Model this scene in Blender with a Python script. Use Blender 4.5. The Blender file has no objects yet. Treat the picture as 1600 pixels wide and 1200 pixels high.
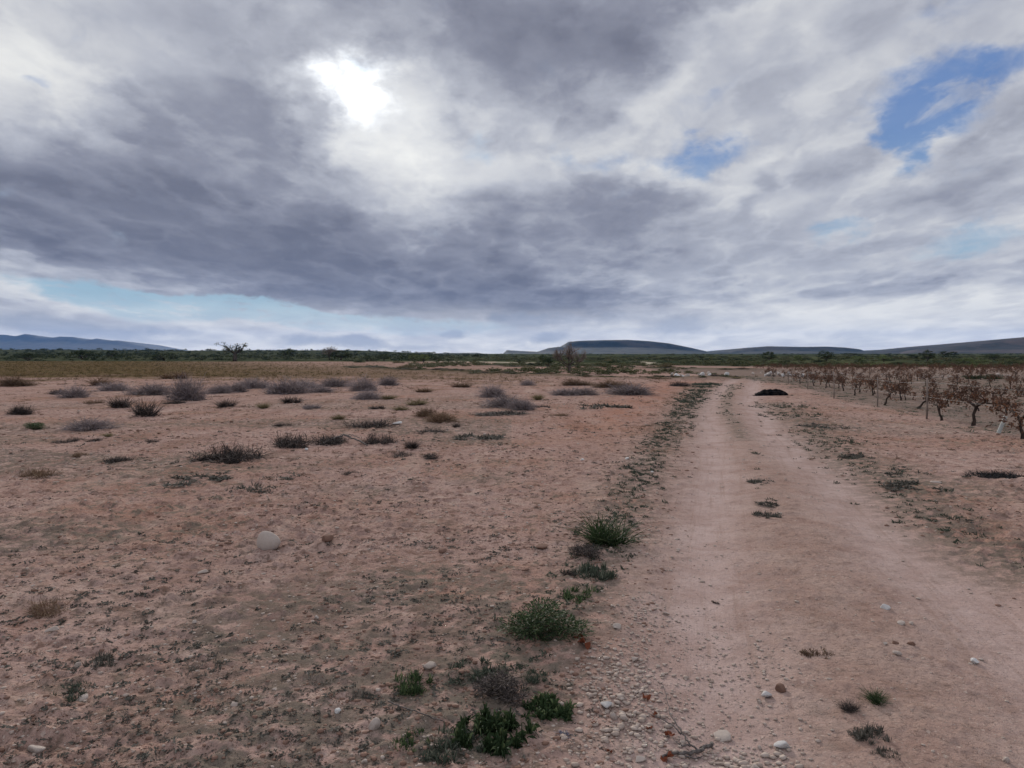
import bpy, bmesh, math, random
import numpy as np
from mathutils import Vector, Matrix, Euler

# ---------------------------------------------------------------- camera
S = bpy.context.scene
FPX, CX, CY, HOR, EYE = 1150.0, 800.0, 600.0, 556.0, 1.6
PITCH = math.atan((CY - HOR) / FPX)
cam_d = bpy.data.cameras.new('camera')
cam = bpy.data.objects.new('camera', cam_d)
S.collection.objects.link(cam)
cam.location = (0, 0, EYE)
cam.rotation_euler = (math.pi / 2 - PITCH, 0, 0)
cam_d.sensor_width = 36.0
cam_d.lens = 36.0 * FPX / 1600.0
cam_d.clip_start = 0.05
cam_d.clip_end = 90000
S.camera = cam
S.view_settings.view_transform = 'Standard'
S.view_settings.look = 'None'
S.view_settings.exposure = 0.0
S.view_settings.gamma = 1.0
S.cycles.max_bounces = 3
S.cycles.diffuse_bounces = 1


def ray(px, py):
    x = (px - CX) / FPX
    z = -(py - CY) / FPX
    c, s = math.cos(PITCH), math.sin(PITCH)
    v = Vector((x, c + z * s, -s + z * c))
    return v.normalized()


def gp(px, py, z=0.0):
    """Point of the flat ground seen at that place of the photograph."""
    v = ray(px, py)
    t = (z - EYE) / v.z
    return (v.x * t, v.y * t)


def azel(px, py):
    v = ray(px, py)
    return math.atan2(v.x, v.y), math.asin(v.z)


def lin(r, g, b, a=1.0):
    f = lambda c: (c / 255 / 12.92) if c <= 10 else ((c / 255 + 0.055) / 1.055) ** 2.4
    return (f(r), f(g), f(b), a)


# ---------------------------------------------------------------- node helper
class NT:
    def __init__(s, tree):
        s.t = tree

    def new(s, k, **kw):
        n = s.t.nodes.new(k)
        for a, b in kw.items():
            setattr(n, a, b)
        return n

    def put(s, sock, v):
        if hasattr(v, 'links') or isinstance(v, bpy.types.NodeSocket):
            s.t.links.new(v, sock)
        else:
            if sock.type == 'RGBA' and isinstance(v, (tuple, list)) and len(v) == 3:
                v = (*v, 1)
            sock.default_value = v

    def m(s, op, a, b=0.0, c=0.0, clamp=False):
        n = s.new('ShaderNodeMath', operation=op, use_clamp=clamp)
        s.put(n.inputs[0], a)
        s.put(n.inputs[1], b)
        if op in ('MULTIPLY_ADD', 'COMPARE', 'SMOOTH_MIN', 'SMOOTH_MAX'):
            s.put(n.inputs[2], c)
        return n.outputs[0]

    def add(s, a, b): return s.m('ADD', a, b)
    def sub(s, a, b): return s.m('SUBTRACT', a, b)
    def mul(s, a, b): return s.m('MULTIPLY', a, b)
    def mad(s, a, b, c): return s.m('MULTIPLY_ADD', a, b, c)

    def xyz(s, x, y, z=0.0):
        n = s.new('ShaderNodeCombineXYZ')
        for i, v in enumerate((x, y, z)):
            s.put(n.inputs[i], v)
        return n.outputs[0]

    def sep(s, v):
        n = s.new('ShaderNodeSeparateXYZ')
        s.put(n.inputs[0], v)
        return n.outputs[0], n.outputs[1], n.outputs[2]

    def vscale(s, v, sc, loc=(0, 0, 0), rot=(0, 0, 0)):
        n = s.new('ShaderNodeMapping')
        s.put(n.inputs[0], v)
        n.inputs[1].default_value = loc
        n.inputs[2].default_value = rot
        n.inputs[3].default_value = sc
        return n.outputs[0]

    def noise(s, v, scale, detail=4, rough=0.5, dist=0.0, col=False):
        n = s.new('ShaderNodeTexNoise')
        s.put(n.inputs['Vector'], v)
        n.inputs['Scale'].default_value = scale
        n.inputs['Detail'].default_value = detail
        n.inputs['Roughness'].default_value = rough
        n.inputs['Distortion'].default_value = dist
        return n.outputs['Color' if col else 'Fac']

    def smooth(s, v, a, b, lo=0.0, hi=1.0, kind='SMOOTHSTEP'):
        n = s.new('ShaderNodeMapRange', interpolation_type=kind)
        s.put(n.inputs[0], v)
        for i, q in enumerate((a, b, lo, hi)):
            s.put(n.inputs[i + 1], q)
        return n.outputs[0]

    def mix(s, t, a, b, mode='MIX'):
        n = s.new('ShaderNodeMix', data_type='RGBA', blend_type=mode)
        s.put(n.inputs[0], t)
        s.put(n.inputs[6], a)
        s.put(n.inputs[7], b)
        return n.outputs[2]

    def ramp(s, t, stops):
        n = s.new('ShaderNodeValToRGB')
        s.put(n.inputs[0], t)
        e = n.color_ramp.elements
        while len(e) < len(stops):
            e.new(0.5)
        for i, (p, c) in enumerate(stops):
            e[i].position = p
            e[i].color = c
        return n.outputs[0]


# ---------------------------------------------------------------- sky
SUN_PX = (548, 150)
SAZ, SEL = azel(*SUN_PX)
world = bpy.data.worlds.new('World')
S.world = world
world.use_nodes = True
wt = world.node_tree
wt.nodes.clear()
W = NT(wt)
tc = W.new('ShaderNodeTexCoord')
D = tc.outputs['Generated']
dx, dy, dz = W.sep(D)
zc = W.m('MAXIMUM', dz, 0.0)
zz = W.add(zc, 0.13)
plane = W.xyz(W.m('DIVIDE', dx, zz), W.m('DIVIDE', dy, zz), W.mul(zc, 0.6))
az0 = W.m('ARCTAN2', dx, dy)
el0 = W.m('ARCSINE', dz)
wcol = W.noise(plane, 1.3, 4, 0.55, col=True)
wr, wg, wb = W.sep(wcol)
wcol2 = W.noise(W.vscale(D, (9, 9, 16)), 1.0, 5, 0.62, col=True)
w2r, w2g, w2b = W.sep(wcol2)
az = W.add(az0, W.add(W.mad(wr, 0.20, -0.10), W.mad(w2r, 0.16, -0.08)))
el = W.add(el0, W.mul(W.add(W.mad(wg, 0.12, -0.06), W.mad(w2g, 0.10, -0.05)),
                      W.smooth(el0, 0.0, 0.25, 0.22, 1.0)))
AE = W.xyz(az, el)
AE0 = W.xyz(az0, el0)
AE2 = W.xyz(W.add(az0, W.mad(w2r, 0.12, -0.06)), W.add(el0, W.mul(W.mad(w2g, 0.09, -0.045), W.smooth(el0, 0.0, 0.2, 0.25, 1.0))))


def blob(px, py, sx, sy, rot=0.0, k=0.9, src=None):
    """Soft ellipse fixed to a compass direction: centre, radii and tilt in degrees."""
    a, e = azel(px, py)
    n = W.new('ShaderNodeMapping', vector_type='TEXTURE')
    W.put(n.inputs[0], src or AE)
    n.inputs[1].default_value = (a, e, 0)
    n.inputs[2].default_value = (0, 0, math.radians(rot))
    n.inputs[3].default_value = (sx / FPX, sy / FPX, 1)
    g = W.new('ShaderNodeTexGradient', gradient_type='SPHERICAL')
    W.put(g.inputs[0], n.outputs[0])
    return W.smooth(g.outputs['Fac'], 0.0, k)


def blobs(lst, start=0.0, src=None):
    acc = start
    for b in lst:
        px, py, sx, sy, rot, amp = b[:6]
        k = b[6] if len(b) > 6 else 0.9
        acc = W.mad(blob(px, py, sx, sy, rot, k, src), amp, acc)
    return acc


# dark masses of the cloud base, (px, py, rx, ry, tilt, amount)
DARK = [
    (330, 200, 230, 190, 20, 0.75), (120, 280, 320, 130, 0, 0.65), (200, 350, 420, 125, -4, 0.55),
    (520, 410, 560, 105, -7, 0.62, 0.6), (640, 455, 420, 60, -6, 0.50, 0.6), (870, 370, 330, 120, 6, 0.62),
    (850, 470, 220, 40, 0, 0.30), (1090, 505, 130, 35, 5, 0.34), (640, 30, 330, 105, -4, 0.50),
    (880, 100, 200, 150, 30, 0.36), (1010, 50, 220, 80, 0, 0.26), (480, 280, 150, 110, -40, 0.40),
    (1500, 30, 200, 90, 0, 0.20), (1290, 455, 260, 42, 12, 0.20), (1450, 290, 170, 35, 8, 0.16),
    (1270, 180, 160, 90, 30, 0.14), (820, 500, 90, 18, 0, 0.30), (70, 430, 160, 30, -14, 0.25),
    (90, 505, 150, 22, -4, 0.42), (550, 532, 60, 16, 0, 0.45), (460, 530, 50, 14, 0, 0.32),
    (700, 520, 36, 11, 0, 0.40), (850, 525, 40, 13, 0, 0.35), (300, 518, 70, 12, -8, 0.22),
    (1000, 330, 130, 35, 25, 0.25), (780, 480, 60, 20, 10, 0.2), (1560, 500, 200, 30, 4, 0.16),
]
LIGHT = [
    (590, 175, 170, 110, -25, 0.22), (720, 250, 260, 100, -10, 0.22), (1010, 275, 130, 32, -8, 0.26),
    (90, 120, 330, 160, 0, 0.26), (1250, 520, 620, 45, 0, 0.28), (1150, 270, 160, 30, 32, 0.20),
    (1500, 210, 200, 60, 33, 0.20), (450, 290, 110, 50, 0, 0.10), (330, 80, 150, 60, 0, 0.14),
    (700, 530, 300, 30, 0, 0.22), (160, 480, 300, 25, -8, 0.3), (60, 420, 120, 30, -15, 0.22),
    (1420, 460, 300, 50, 3, 0.14), (1000, 160, 260, 100, 30, 0.12), (860, 440, 60, 20, 0, 0.14), (1380, 495, 460, 60, 0, 0.42),
]
HOLES = [
    (1450, 155, 135, 85, 18, 1.0), (1590, 92, 95, 46, 10, 0.75), (1405, 225, 50, 60, 0, 0.75), (1100, 243, 110, 42, 8, 0.95),
    (940, 248, 130, 28, 0, 0.5), (750, 232, 80, 48, 0, 0.62), (1312, 356, 85, 26, 8, 0.72),
    (1515, 375, 130, 30, 8, 0.66), (1480, 20, 200, 30, 0, 0.30), (1060, 185, 50, 50, 0, 0.3),
    (190, 468, 170, 30, -9, 1.0, 0.5), (420, 492, 260, 22, -6, 1.0, 0.5), (640, 508, 220, 20, -2, 0.8, 0.6),
    (560, 95, 60, 34, -20, 0.5), (60, 133, 36, 16, 0, 0.5), (1230, 215, 70, 25, 30, 0.35),
    (1130, 150, 60, 24, 30, 0.3),
]
band = W.vscale(plane, (1.25, 0.62, 1.0), rot=(0, 0, math.radians(-6)))
f1 = W.noise(band, 1.05, 7, 0.56, 0.25)
f2 = W.noise(W.vscale(plane, (1.2, 0.75, 1.0), loc=(7, 3, 1), rot=(0, 0, math.radians(-14))), 2.6, 6, 0.53, 0.35)
f3 = W.noise(W.vscale(D, (1, 1, 1.6), loc=(3, 1, 8)), 14.0, 6, 0.6, 0.4)
thick = blobs([b for b in DARK if b[1] < 480], 0.0)
thick = blobs([b for b in DARK if b[1] >= 480], thick, AE2)
thick = W.add(0.31, W.mul(W.m('TANH', W.mul(thick, 0.95)), 0.62))
thick = W.sub(thick, W.mul(blobs(LIGHT), 0.8))
# relief of the cloud base: brighter on the side that faces the sun
sv = ray(*SUN_PX)
spx, spy = sv.x / (sv.z + 0.13), sv.y / (sv.z + 0.13)
px_, py_, pz_ = W.sep(plane)
tx, ty = W.sub(spx, px_), W.sub(spy, py_)
ln = W.m('SQRT', W.add(W.mul(tx, tx), W.add(W.mul(ty, ty), 0.05)))
off = W.xyz(W.mad(W.m('DIVIDE', tx, ln), 0.085, px_), W.mad(W.m('DIVIDE', ty, ln), 0.085, py_), pz_)
f2b = W.noise(W.vscale(off, (1.2, 0.75, 1.0), loc=(7, 3, 1), rot=(0, 0, math.radians(-14))), 2.6, 4, 0.53, 0.35)
relief = W.sub(f2b, f2)
ragged = W.add(W.mad(f1, 0.8, -0.38), W.add(W.mad(f2, 0.50, -0.25), W.mad(f3, 0.30, -0.15)))
ragged = W.add(ragged, W.mul(relief, 0.62))
T = W.add(thick, W.mul(ragged, 0.85))
# billows: each has a crisp bright rim and a greyer belly
wp = W.new('ShaderNodeVectorMath', operation='ADD')
wsc = W.new('ShaderNodeVectorMath', operation='SCALE')
W.put(wsc.inputs[0], wcol2); wsc.inputs['Scale'].default_value = 0.22
W.put(wp.inputs[0], plane); W.put(wp.inputs[1], wsc.outputs[0])
for (sc, rot_, loc_, amp, lo) in ((1.25, -10, (2, 5, 0), 1.0, 0.50), (2.9, -18, (11, 1, 3), 0.55, 0.49)):
    bm_ = W.noise(W.vscale(wp.outputs[0], (1.2, 0.7, 1.0), loc=loc_, rot=(0, 0, math.radians(rot_))), sc, 7, 0.50)
    T = W.add(T, W.mul(W.add(W.smooth(bm_, lo - 0.05, lo + 0.02, 0.0, -0.11), W.smooth(bm_, lo + 0.01, lo + 0.15, 0.0, 0.25)), amp))
T = W.smooth(T, -0.15, 1.15, 0.0, 1.0, 'LINEAR')
hole = blobs(HOLES, 0.0, AE2)
hv = W.add(hole, W.add(W.mad(f2, 0.8, -0.40), W.mad(f3, 1.3, -0.65)))
open_ = W.mul(W.smooth(hv, 0.20, 1.05, 0.0, 0.90), W.smooth(W.noise(band, 7.0, 6, 0.6, 0.4), 0.50, 0.68, 1.0, 0.45))
cloud = W.ramp(T, [(0.0, lin(240, 240, 237)), (0.15, lin(218, 219, 221)), (0.36, lin(182, 185, 195)),
                   (0.58, lin(143, 146, 160)), (0.80, lin(114, 117, 132)), (1.0, lin(98, 101, 117))])
# sky between the clouds
nish = W.new('ShaderNodeTexSky', sky_type='NISHITA')
nish.sun_disc = False
nish.sun_elevation = SEL
nish.sun_rotation = SAZ
nish.air_density = 1.6
nish.dust_density = 0.4
nish.ozone_density = 3.0
blue_lo = W.smooth(el0, 0.04, 0.30, 1.0, 0.0)
blue = W.mix(W.smooth(el0, 0.05, 0.3, 0.96, 0.75), W.mix(1.0, nish.outputs[0], (0.075, 0.085, 0.10, 1), 'MULTIPLY'),
             W.mix(blue_lo, lin(82, 119, 184), lin(158, 194, 212)))
# brighter behind thin cloud around the sun
glow = W.add(W.mul(W.add(W.mul(blob(545, 132, 96, 68, -12, 1.1, AE2), 1.25), W.mul(blob(552, 140, 170, 110, -12, 1.3, AE2), 0.18)), W.smooth(f3, 0.34, 0.60, 0.25, 1.1)),
             W.add(W.mul(blob(650, 210, 330, 190, -15, 1.0, AE2), 0.07),
                   W.mul(blob(450, 132, 60, 50, 0, 1.0, AE2), 0.35)))
glow = W.mul(glow, W.smooth(T, 0.15, 0.75, 1.0, 0.10))
blue = W.mix(W.mul(blob(620, 180, 420, 260, 0, 0.8, AE0), 0.75), blue, lin(190, 212, 228))
sky = W.mix(open_, cloud, blue)
skyg = W.mix(1.0, sky, W.mix(glow, (0, 0, 0, 1), (0.95, 0.97, 0.93, 1)), 'ADD')
# the lowest sky shines through more dust and is paler
skyg = W.mix(W.smooth(el0, 0.0, 0.085, 0.85, 0.0), skyg, W.mix(W.smooth(f2, 0.3, 0.7), (1.18, 1.13, 1.04, 1), (0.78, 0.77, 0.77, 1)))
# small grey cumulus standing low over the horizon
lowp = blobs([(550, 534, 75, 17, 0, 1.0), (460, 531, 60, 15, 0, .8), (700, 520, 42, 12, 0, 1.0), (850, 526, 52, 15, 0, .9), (300, 520, 90, 13, -8, .6),
              (90, 508, 170, 22, -4, .9), (820, 500, 110, 16, 0, .9), (1080, 508, 120, 30, 6, .7), (1320, 520, 160, 14, 4, .4), (640, 545, 90, 9, 0, .6),
              (950, 500, 120, 18, 6, 0.5)], 0.0, AE2)
lowm = W.smooth(W.add(lowp, W.mad(f3, 1.7, -0.85)), 0.10, 0.95)
skyg = W.mix(W.mul(lowm, 0.62), skyg, W.mix(W.smooth(f2, 0.35, 0.65), lin(140, 149, 168), lin(178, 184, 196)))
# the cloud deck behind the camera faces the sun's side and is brighter
back = W.smooth(dy, 0.30, -0.5)
up = W.smooth(dz, 0.55, 0.95)
bright = W.m('MAXIMUM', back, up)
skyg = W.mix(W.mul(bright, 0.85), skyg, W.mix(W.smooth(f1, 0.3, 0.7), (0.86, 0.88, 0.94, 1), (0.58, 0.62, 0.72, 1)))
bg = W.new('ShaderNodeBackground')
W.put(bg.inputs[0], skyg)
bg.inputs[1].default_value = 1.0
wo = W.new('ShaderNodeOutputWorld')
wt.links.new(bg.outputs[0], wo.inputs[0])
world.cycles.sampling_method = 'MANUAL'
world.cycles.sample_map_resolution = 256

sun_d = bpy.data.lights.new('sun', 'SUN')
sun_d.energy = 2.9
sun_d.angle = math.radians(10)
sun_d.color = (1.0, 0.95, 0.87)
sun = bpy.data.objects.new('sun', sun_d)
S.collection.objects.link(sun)
sd = ray(*SUN_PX)
sun.rotation_euler = sd.to_track_quat('Z', 'Y').to_euler()

# ---------------------------------------------------------------- noise and mesh helpers
RNG = np.random.default_rng(7)
random.seed(7)


def _hash(ix, iy, seed):
    n = (ix.astype(np.int64) * 374761393 + iy.astype(np.int64) * 668265263 + seed * 1442695041) & 0xffffffff
    n = ((n ^ (n >> 13)) * 1274126177) & 0xffffffff
    n = ((n ^ (n >> 16)) * 2246822519) & 0xffffffff
    return ((n ^ (n >> 15)) & 0xffffff) / float(0xffffff)


def vn(x, y, seed=0):
    ix, iy = np.floor(x), np.floor(y)
    fx, fy = x - ix, y - iy
    fx = fx * fx * fx * (fx * (fx * 6 - 15) + 10)
    fy = fy * fy * fy * (fy * (fy * 6 - 15) + 10)
    a, b = _hash(ix, iy, seed), _hash(ix + 1, iy, seed)
    c, d = _hash(ix, iy + 1, seed), _hash(ix + 1, iy + 1, seed)
    return (a + (b - a) * fx) * (1 - fy) + (c + (d - c) * fx) * fy


def fbm(x, y, seed=0, octv=4, gain=0.5):
    s, amp, tot = 0.0, 1.0, 0.0
    for o in range(octv):
        a = 0.6 * o
        s = s + amp * vn(x * math.cos(a) - y * math.sin(a) + 17 * o, x * math.sin(a) + y * math.cos(a) + 5 * o, seed + o)
        tot += amp
        amp *= gain
        x, y = x * 2.03, y * 2.03
    return s / tot


def ss(x, a, b):
    t = np.clip((x - a) / (b - a), 0, 1)
    return t * t * (3 - 2 * t)


def poly(pts):
    return np.array([gp(*p) for p in pts])


def dist_poly(x, y, P):
    best = np.full(np.shape(x), 1e9)
    for (ax, ay), (bx, by) in zip(P[:-1], P[1:]):
        ex, ey = bx - ax, by - ay
        t = np.clip(((x - ax) * ex + (y - ay) * ey) / (ex * ex + ey * ey), 0, 1)
        best = np.minimum(best, np.hypot(x - ax - t * ex, y - ay - t * ey))
    return best


def xat(y, P):
    o = np.argsort(P[:, 1])
    return np.interp(y, P[o, 1], P[o, 0])


LEFT_RUT = poly([(1080, 2300), (1100, 1200), (1102, 1000), (1098, 860), (1108, 760), (1114, 700), (1106, 655), (1112, 625), (1138, 598), (1160, 589)])
RIGHT_RUT = poly([(2560, 2300), (1820, 1200), (1590, 1000), (1425, 870), (1320, 780), (1240, 708), (1190, 655), (1172, 622), (1178, 598), (1188, 589)])
ROAD_END_Y = LEFT_RUT[:, 1].max()
VERGE = poly([(640, 1500), (720, 1200), (830, 1040), (905, 920), (950, 840), (990, 765), (1025, 700), (1062, 650), (1082, 618), (1105, 598)])
VERGE_R = poly([(1214, 628), (1262, 668), (1320, 715), (1400, 765), (1500, 835), (1620, 900)])
MIDSTRIP = poly([(1148, 600), (1136, 618), (1134, 645), (1150, 665), (1190, 752), (1200, 800)])
BANK = poly([(560, 573.5), (650, 578.5), (800, 584), (900, 588), (1000, 590), (1090, 591), (1132, 589)])
BANK2 = poly([(760, 573), (900, 575), (1040, 577.5), (1160, 579)])
WALL = poly([(1190, 583.5), (1300, 586), (1400, 588.5), (1500, 590.5), (1640, 593)])
PALE = [poly([(700, 565.5), (800, 567), (860, 568)]), poly([(1000, 565), (1015, 568), (1025, 570)])]


def masks(x, y):
    xl, xr = xat(y, LEFT_RUT), xat(y, RIGHT_RUT)
    wob = (fbm(x * 0.7, y * 0.7, 31, 3) - 0.5)
    lr = np.exp(-((x - xl + wob * 0.3) / 0.42) ** 2)
    rr = np.exp(-((x - xr + wob * 0.4) / 0.50) ** 2)
    fade = ss(y, ROAD_END_Y + 6, ROAD_END_Y - 2)
    mid = (x > xl) & (x < xr)
    road = np.clip(np.where(mid, 1.0, 0.0) + lr + rr, 0, 1) * fade
    rut = np.clip(lr + rr, 0, 1) * fade
    return rut, road


def height(x, y, micro=True):
    r = np.hypot(x, y)
    rut, road = masks(x, y)
    z = (fbm(x * 0.11, y * 0.11, 3, 3) - 0.5) * 0.16 * ss(r, 2, 14)
    z = z - 0.062 * rut + 0.03 * road
    # little banks and the far rise of the plain
    near = r < 400
    d = dist_poly(x, y + 3.0, BANK)
    z = z + np.where(near, 0.20 * np.exp(-(d / 2.6) ** 2) * (0.6 + 0.8 * vn(x * 0.3, y * 0.3, 5)), 0)
    d = dist_poly(x, y + 1.5, BANK2)
    z = z + np.where(near, 0.20 * np.exp(-(d / 3.0) ** 2) * (0.6 + 0.8 * vn(x * 0.3, y * 0.3, 6)), 0)
    z = z + 0.0034 * np.clip(r - 150, 0, 3000) * ss(y, -200, 200)
    z = z + 6.5 * np.exp(-((y - 1150) / 420) ** 2) * ss(x, -60, -280) * (0.7 + 0.5 * fbm(x * 0.006, y * 0.004, 9, 3))
    z = z + 1.3 * (fbm(x * 0.01, y * 0.01, 12, 3) - 0.5) * ss(r, 150, 500)
    if micro:
        rough = (1 - 0.80 * rut) * (1 - 0.45 * road)
        patch = 0.35 + 1.1 * fbm(x * 0.45, y * 0.45, 77, 3)
        k1 = ss(r, 120, 40)
        z = z + k1 * rough * patch * 0.035 * (fbm(x * 1.7, y * 1.7, 41, 3) - 0.5)
        k2 = ss(r, 45, 15)
        b = fbm(x * 7.5, y * 7.5, 43, 3, 0.6)
        z = z + k2 * rough * patch * (0.038 * (b - 0.5) + 0.060 * np.clip(b - 0.56, 0, 1) * 4 * 0.3)
        k3 = ss(r, 14, 6)
        z = z + k3 * (rough * 0.7 + 0.12) * patch * 0.022 * (fbm(x * 27, y * 27, 47, 2, 0.6) - 0.5)
    return z


def gz(x, y):
    return float(height(np.array([x], float), np.array([y], float))[0])


def gzs(x, y):
    return height(np.asarray(x, float), np.asarray(y, float))


COL = S.collection


def mesh_np(name, V, quads=None, tris=None, smooth=False, attrs=None):
    me = bpy.data.meshes.new(name)
    V = np.asarray(V, np.float32)
    fl, fs = [], []
    if quads is not None and len(quads):
        quads = np.asarray(quads, np.int32)
        fl.append(quads.ravel()); fs.append(np.full(len(quads), 4, np.int32))
    if tris is not None and len(tris):
        tris = np.asarray(tris, np.int32)
        fl.append(tris.ravel()); fs.append(np.full(len(tris), 3, np.int32))
    fl, fs = np.concatenate(fl), np.concatenate(fs)
    me.vertices.add(len(V)); me.vertices.foreach_set('co', V.ravel())
    me.loops.add(len(fl)); me.loops.foreach_set('vertex_index', fl)
    me.polygons.add(len(fs))
    st = np.zeros(len(fs), np.int32); st[1:] = np.cumsum(fs)[:-1]
    me.polygons.foreach_set('loop_start', st)
    if smooth:
        me.polygons.foreach_set('use_smooth', np.ones(len(fs), bool))
    me.update(calc_edges=True)
    for k, a in (attrs or {}).items():
        at = me.attributes.new(k, 'FLOAT', 'POINT')
        at.data.foreach_set('value', np.asarray(a, np.float32))
    me.validate()
    return me


def link(name, me, mat, parent=None, loc=None):
    o = bpy.data.objects.new(name, me)
    COL.objects.link(o)
    if mat is not None and len(me.materials) == 0:
        me.materials.append(mat)
    if parent is not None:
        o.parent = parent
    if loc is not None:
        o.location = loc
    return o


def tag(o, label=None, cat=None, group=None, kind=None):
    if label: o['label'] = label
    if cat: o['category'] = cat
    if group: o['group'] = group
    if kind: o['kind'] = kind
    return o


def empty(name, loc, rz=0.0):
    o = bpy.data.objects.new(name, None)
    COL.objects.link(o)
    o.location = loc
    o.rotation_euler = (0, 0, rz)
    o.empty_display_size = 0.2
    return o


# ---------------------------------------------------------------- materials
def material(name):
    m = bpy.data.materials.new(name)
    m.use_nodes = True
    m.node_tree.nodes.clear()
    n = NT(m.node_tree)
    out = n.new('ShaderNodeOutputMaterial')
    b = n.new('ShaderNodeBsdfPrincipled')
    m.node_tree.links.new(b.outputs[0], out.inputs[0])
    b.inputs['Roughness'].default_value = 0.9
    b.inputs['Specular IOR Level'].default_value = 0.08
    return m, n, b


def attr(n, name):
    a = n.new('ShaderNodeAttribute', attribute_name=name)
    return a.outputs['Fac']


def plant_mat(name, c1, c2, c3=None, leaf=0.0, oscale=3.0, rough=0.85):
    """Mottled plant colour: per-blade attribute, per-object random and noise."""
    m, n, b = material(name)
    tcn = n.new('ShaderNodeTexCoord')
    oi = n.new('ShaderNodeObjectInfo')
    t = n.add(n.mul(attr(n, 'rnd'), 0.75), n.mul(n.noise(tcn.outputs['Object'], oscale, 3), 0.25))
    col = n.mix(t, c1, c2)
    if c3:
        col = n.mix(n.smooth(attr(n, 'rnd'), 0.72, 0.95), col, c3)
    hs = n.new('ShaderNodeHueSaturation')
    n.put(hs.inputs['Value'], n.mad(oi.outputs['Random'], 0.4, 0.8))
    hs.inputs['Hue'].default_value = 0.5
    n.put(hs.inputs['Color'], col)
    n.put(b.inputs['Base Color'], hs.outputs[0])
    b.inputs['Roughness'].default_value = rough
    if leaf:
        tr = n.new('ShaderNodeBsdfTranslucent')
        n.put(tr.inputs[0], hs.outputs[0])
        mx = n.new('ShaderNodeMixShader')
        mx.inputs[0].default_value = leaf
        m.node_tree.links.new(b.outputs[0], mx.inputs[1])
        m.node_tree.links.new(tr.outputs[0], mx.inputs[2])
        out = [q for q in m.node_tree.nodes if q.type == 'OUTPUT_MATERIAL'][0]
        m.node_tree.links.new(mx.outputs[0], out.inputs[0])
    return m


M = {}
M['grey'] = plant_mat('dry_grey_stems', (0.155, 0.128, 0.132), (0.285, 0.235, 0.235), (0.38, 0.31, 0.28), 0.1)
M['dark'] = plant_mat('dark_dead_stems', (0.028, 0.024, 0.023), (0.080, 0.064, 0.058), (0.17, 0.135, 0.12))
M['brown'] = plant_mat('brown_dry_stems', (0.10, 0.06, 0.04), (0.19, 0.12, 0.08), (0.27, 0.20, 0.13), 0.1)
M['olive'] = plant_mat('olive_dry_grass', (0.10, 0.085, 0.045), (0.19, 0.155, 0.085), (0.28, 0.23, 0.13), 0.15)
M['straw'] = plant_mat('straw_grass', (0.062, 0.046, 0.019), (0.115, 0.088, 0.036), (0.17, 0.135, 0.068), 0.15)
M['green'] = plant_mat('green_weed_leaves', (0.022, 0.038, 0.018), (0.062, 0.098, 0.040), (0.12, 0.15, 0.07), 0.2, rough=0.6)
M['teal'] = plant_mat('grey_green_weed', (0.045, 0.058, 0.042), (0.095, 0.11, 0.082), (0.16, 0.165, 0.125), 0.15)
M['scrub'] = plant_mat('scrub_foliage', (0.022, 0.034, 0.016), (0.060, 0.078, 0.036), (0.09, 0.10, 0.05), 0.1, 0.5)
M['scrubpale'] = plant_mat('pale_scrub_foliage', (0.08, 0.105, 0.04), (0.16, 0.19, 0.075), (0.22, 0.25, 0.11), 0.15, 0.5)
M['weedmat'] = plant_mat('tiny_ground_weeds', (0.062, 0.058, 0.050), (0.135, 0.125, 0.105), (0.20, 0.18, 0.15), 0.1)
M['vineleaf'] = plant_mat('withered_vine_leaves', (0.065, 0.040, 0.032), (0.150, 0.080, 0.055), (0.26, 0.115, 0.055), 0.25, 4)
M['deadleaf'] = plant_mat('red_brown_dead_leaf', (0.10, 0.03, 0.018), (0.19, 0.06, 0.03), None, 0.1)


def bark(name, c1, c2, sc=18):
    m, n, b = material(name)
    t = n.new('ShaderNodeTexCoord')
    f = n.noise(n.vscale(t.outputs['Object'], (1, 1, 0.25)), sc, 5, 0.65)
    n.put(b.inputs['Base Color'], n.mix(n.smooth(f, 0.3, 0.7), c1, c2))
    bp = n.new('ShaderNodeBump')
    bp.inputs['Strength'].default_value = 0.6
    bp.inputs['Distance'].default_value = 0.02
    n.put(bp.inputs['Height'], f)
    n.put(b.inputs['Normal'], bp.outputs[0])
    return m


M['bark'] = bark('grey_brown_bark', (0.045, 0.035, 0.03), (0.13, 0.105, 0.09))
M['vinebark'] = bark('dark_vine_bark', (0.022, 0.016, 0.014), (0.075, 0.055, 0.045))
M['twig'] = bark('weathered_grey_twig', (0.06, 0.05, 0.048), (0.19, 0.165, 0.15), 60)
M['wood'] = bark('grey_post_wood', (0.13, 0.10, 0.085), (0.27, 0.22, 0.19), 25)


def stone_mat(name, c1, c2, soil=0.35):
    m, n, b = material(name)
    t = n.new('ShaderNodeTexCoord')
    oi = n.new('ShaderNodeObjectInfo')
    f = n.noise(t.outputs['Object'], 9, 6, 0.65)
    f2 = n.noise(t.outputs['Object'], 60, 4, 0.6)
    col = n.mix(n.add(n.mul(f, 0.6), n.mul(attr(n, 'rnd'), 0.4)), c1, c2)
    col = n.mix(n.mul(n.smooth(f2, 0.50, 0.72), soil), col, (0.17, 0.10, 0.07, 1))
    n.put(b.inputs['Base Color'], col)
    bp = n.new('ShaderNodeBump')
    bp.inputs['Strength'].default_value = 0.5
    bp.inputs['Distance'].default_value = 0.006
    n.put(bp.inputs['Height'], f2)
    n.put(b.inputs['Normal'], bp.outputs[0])
    return m


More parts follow.
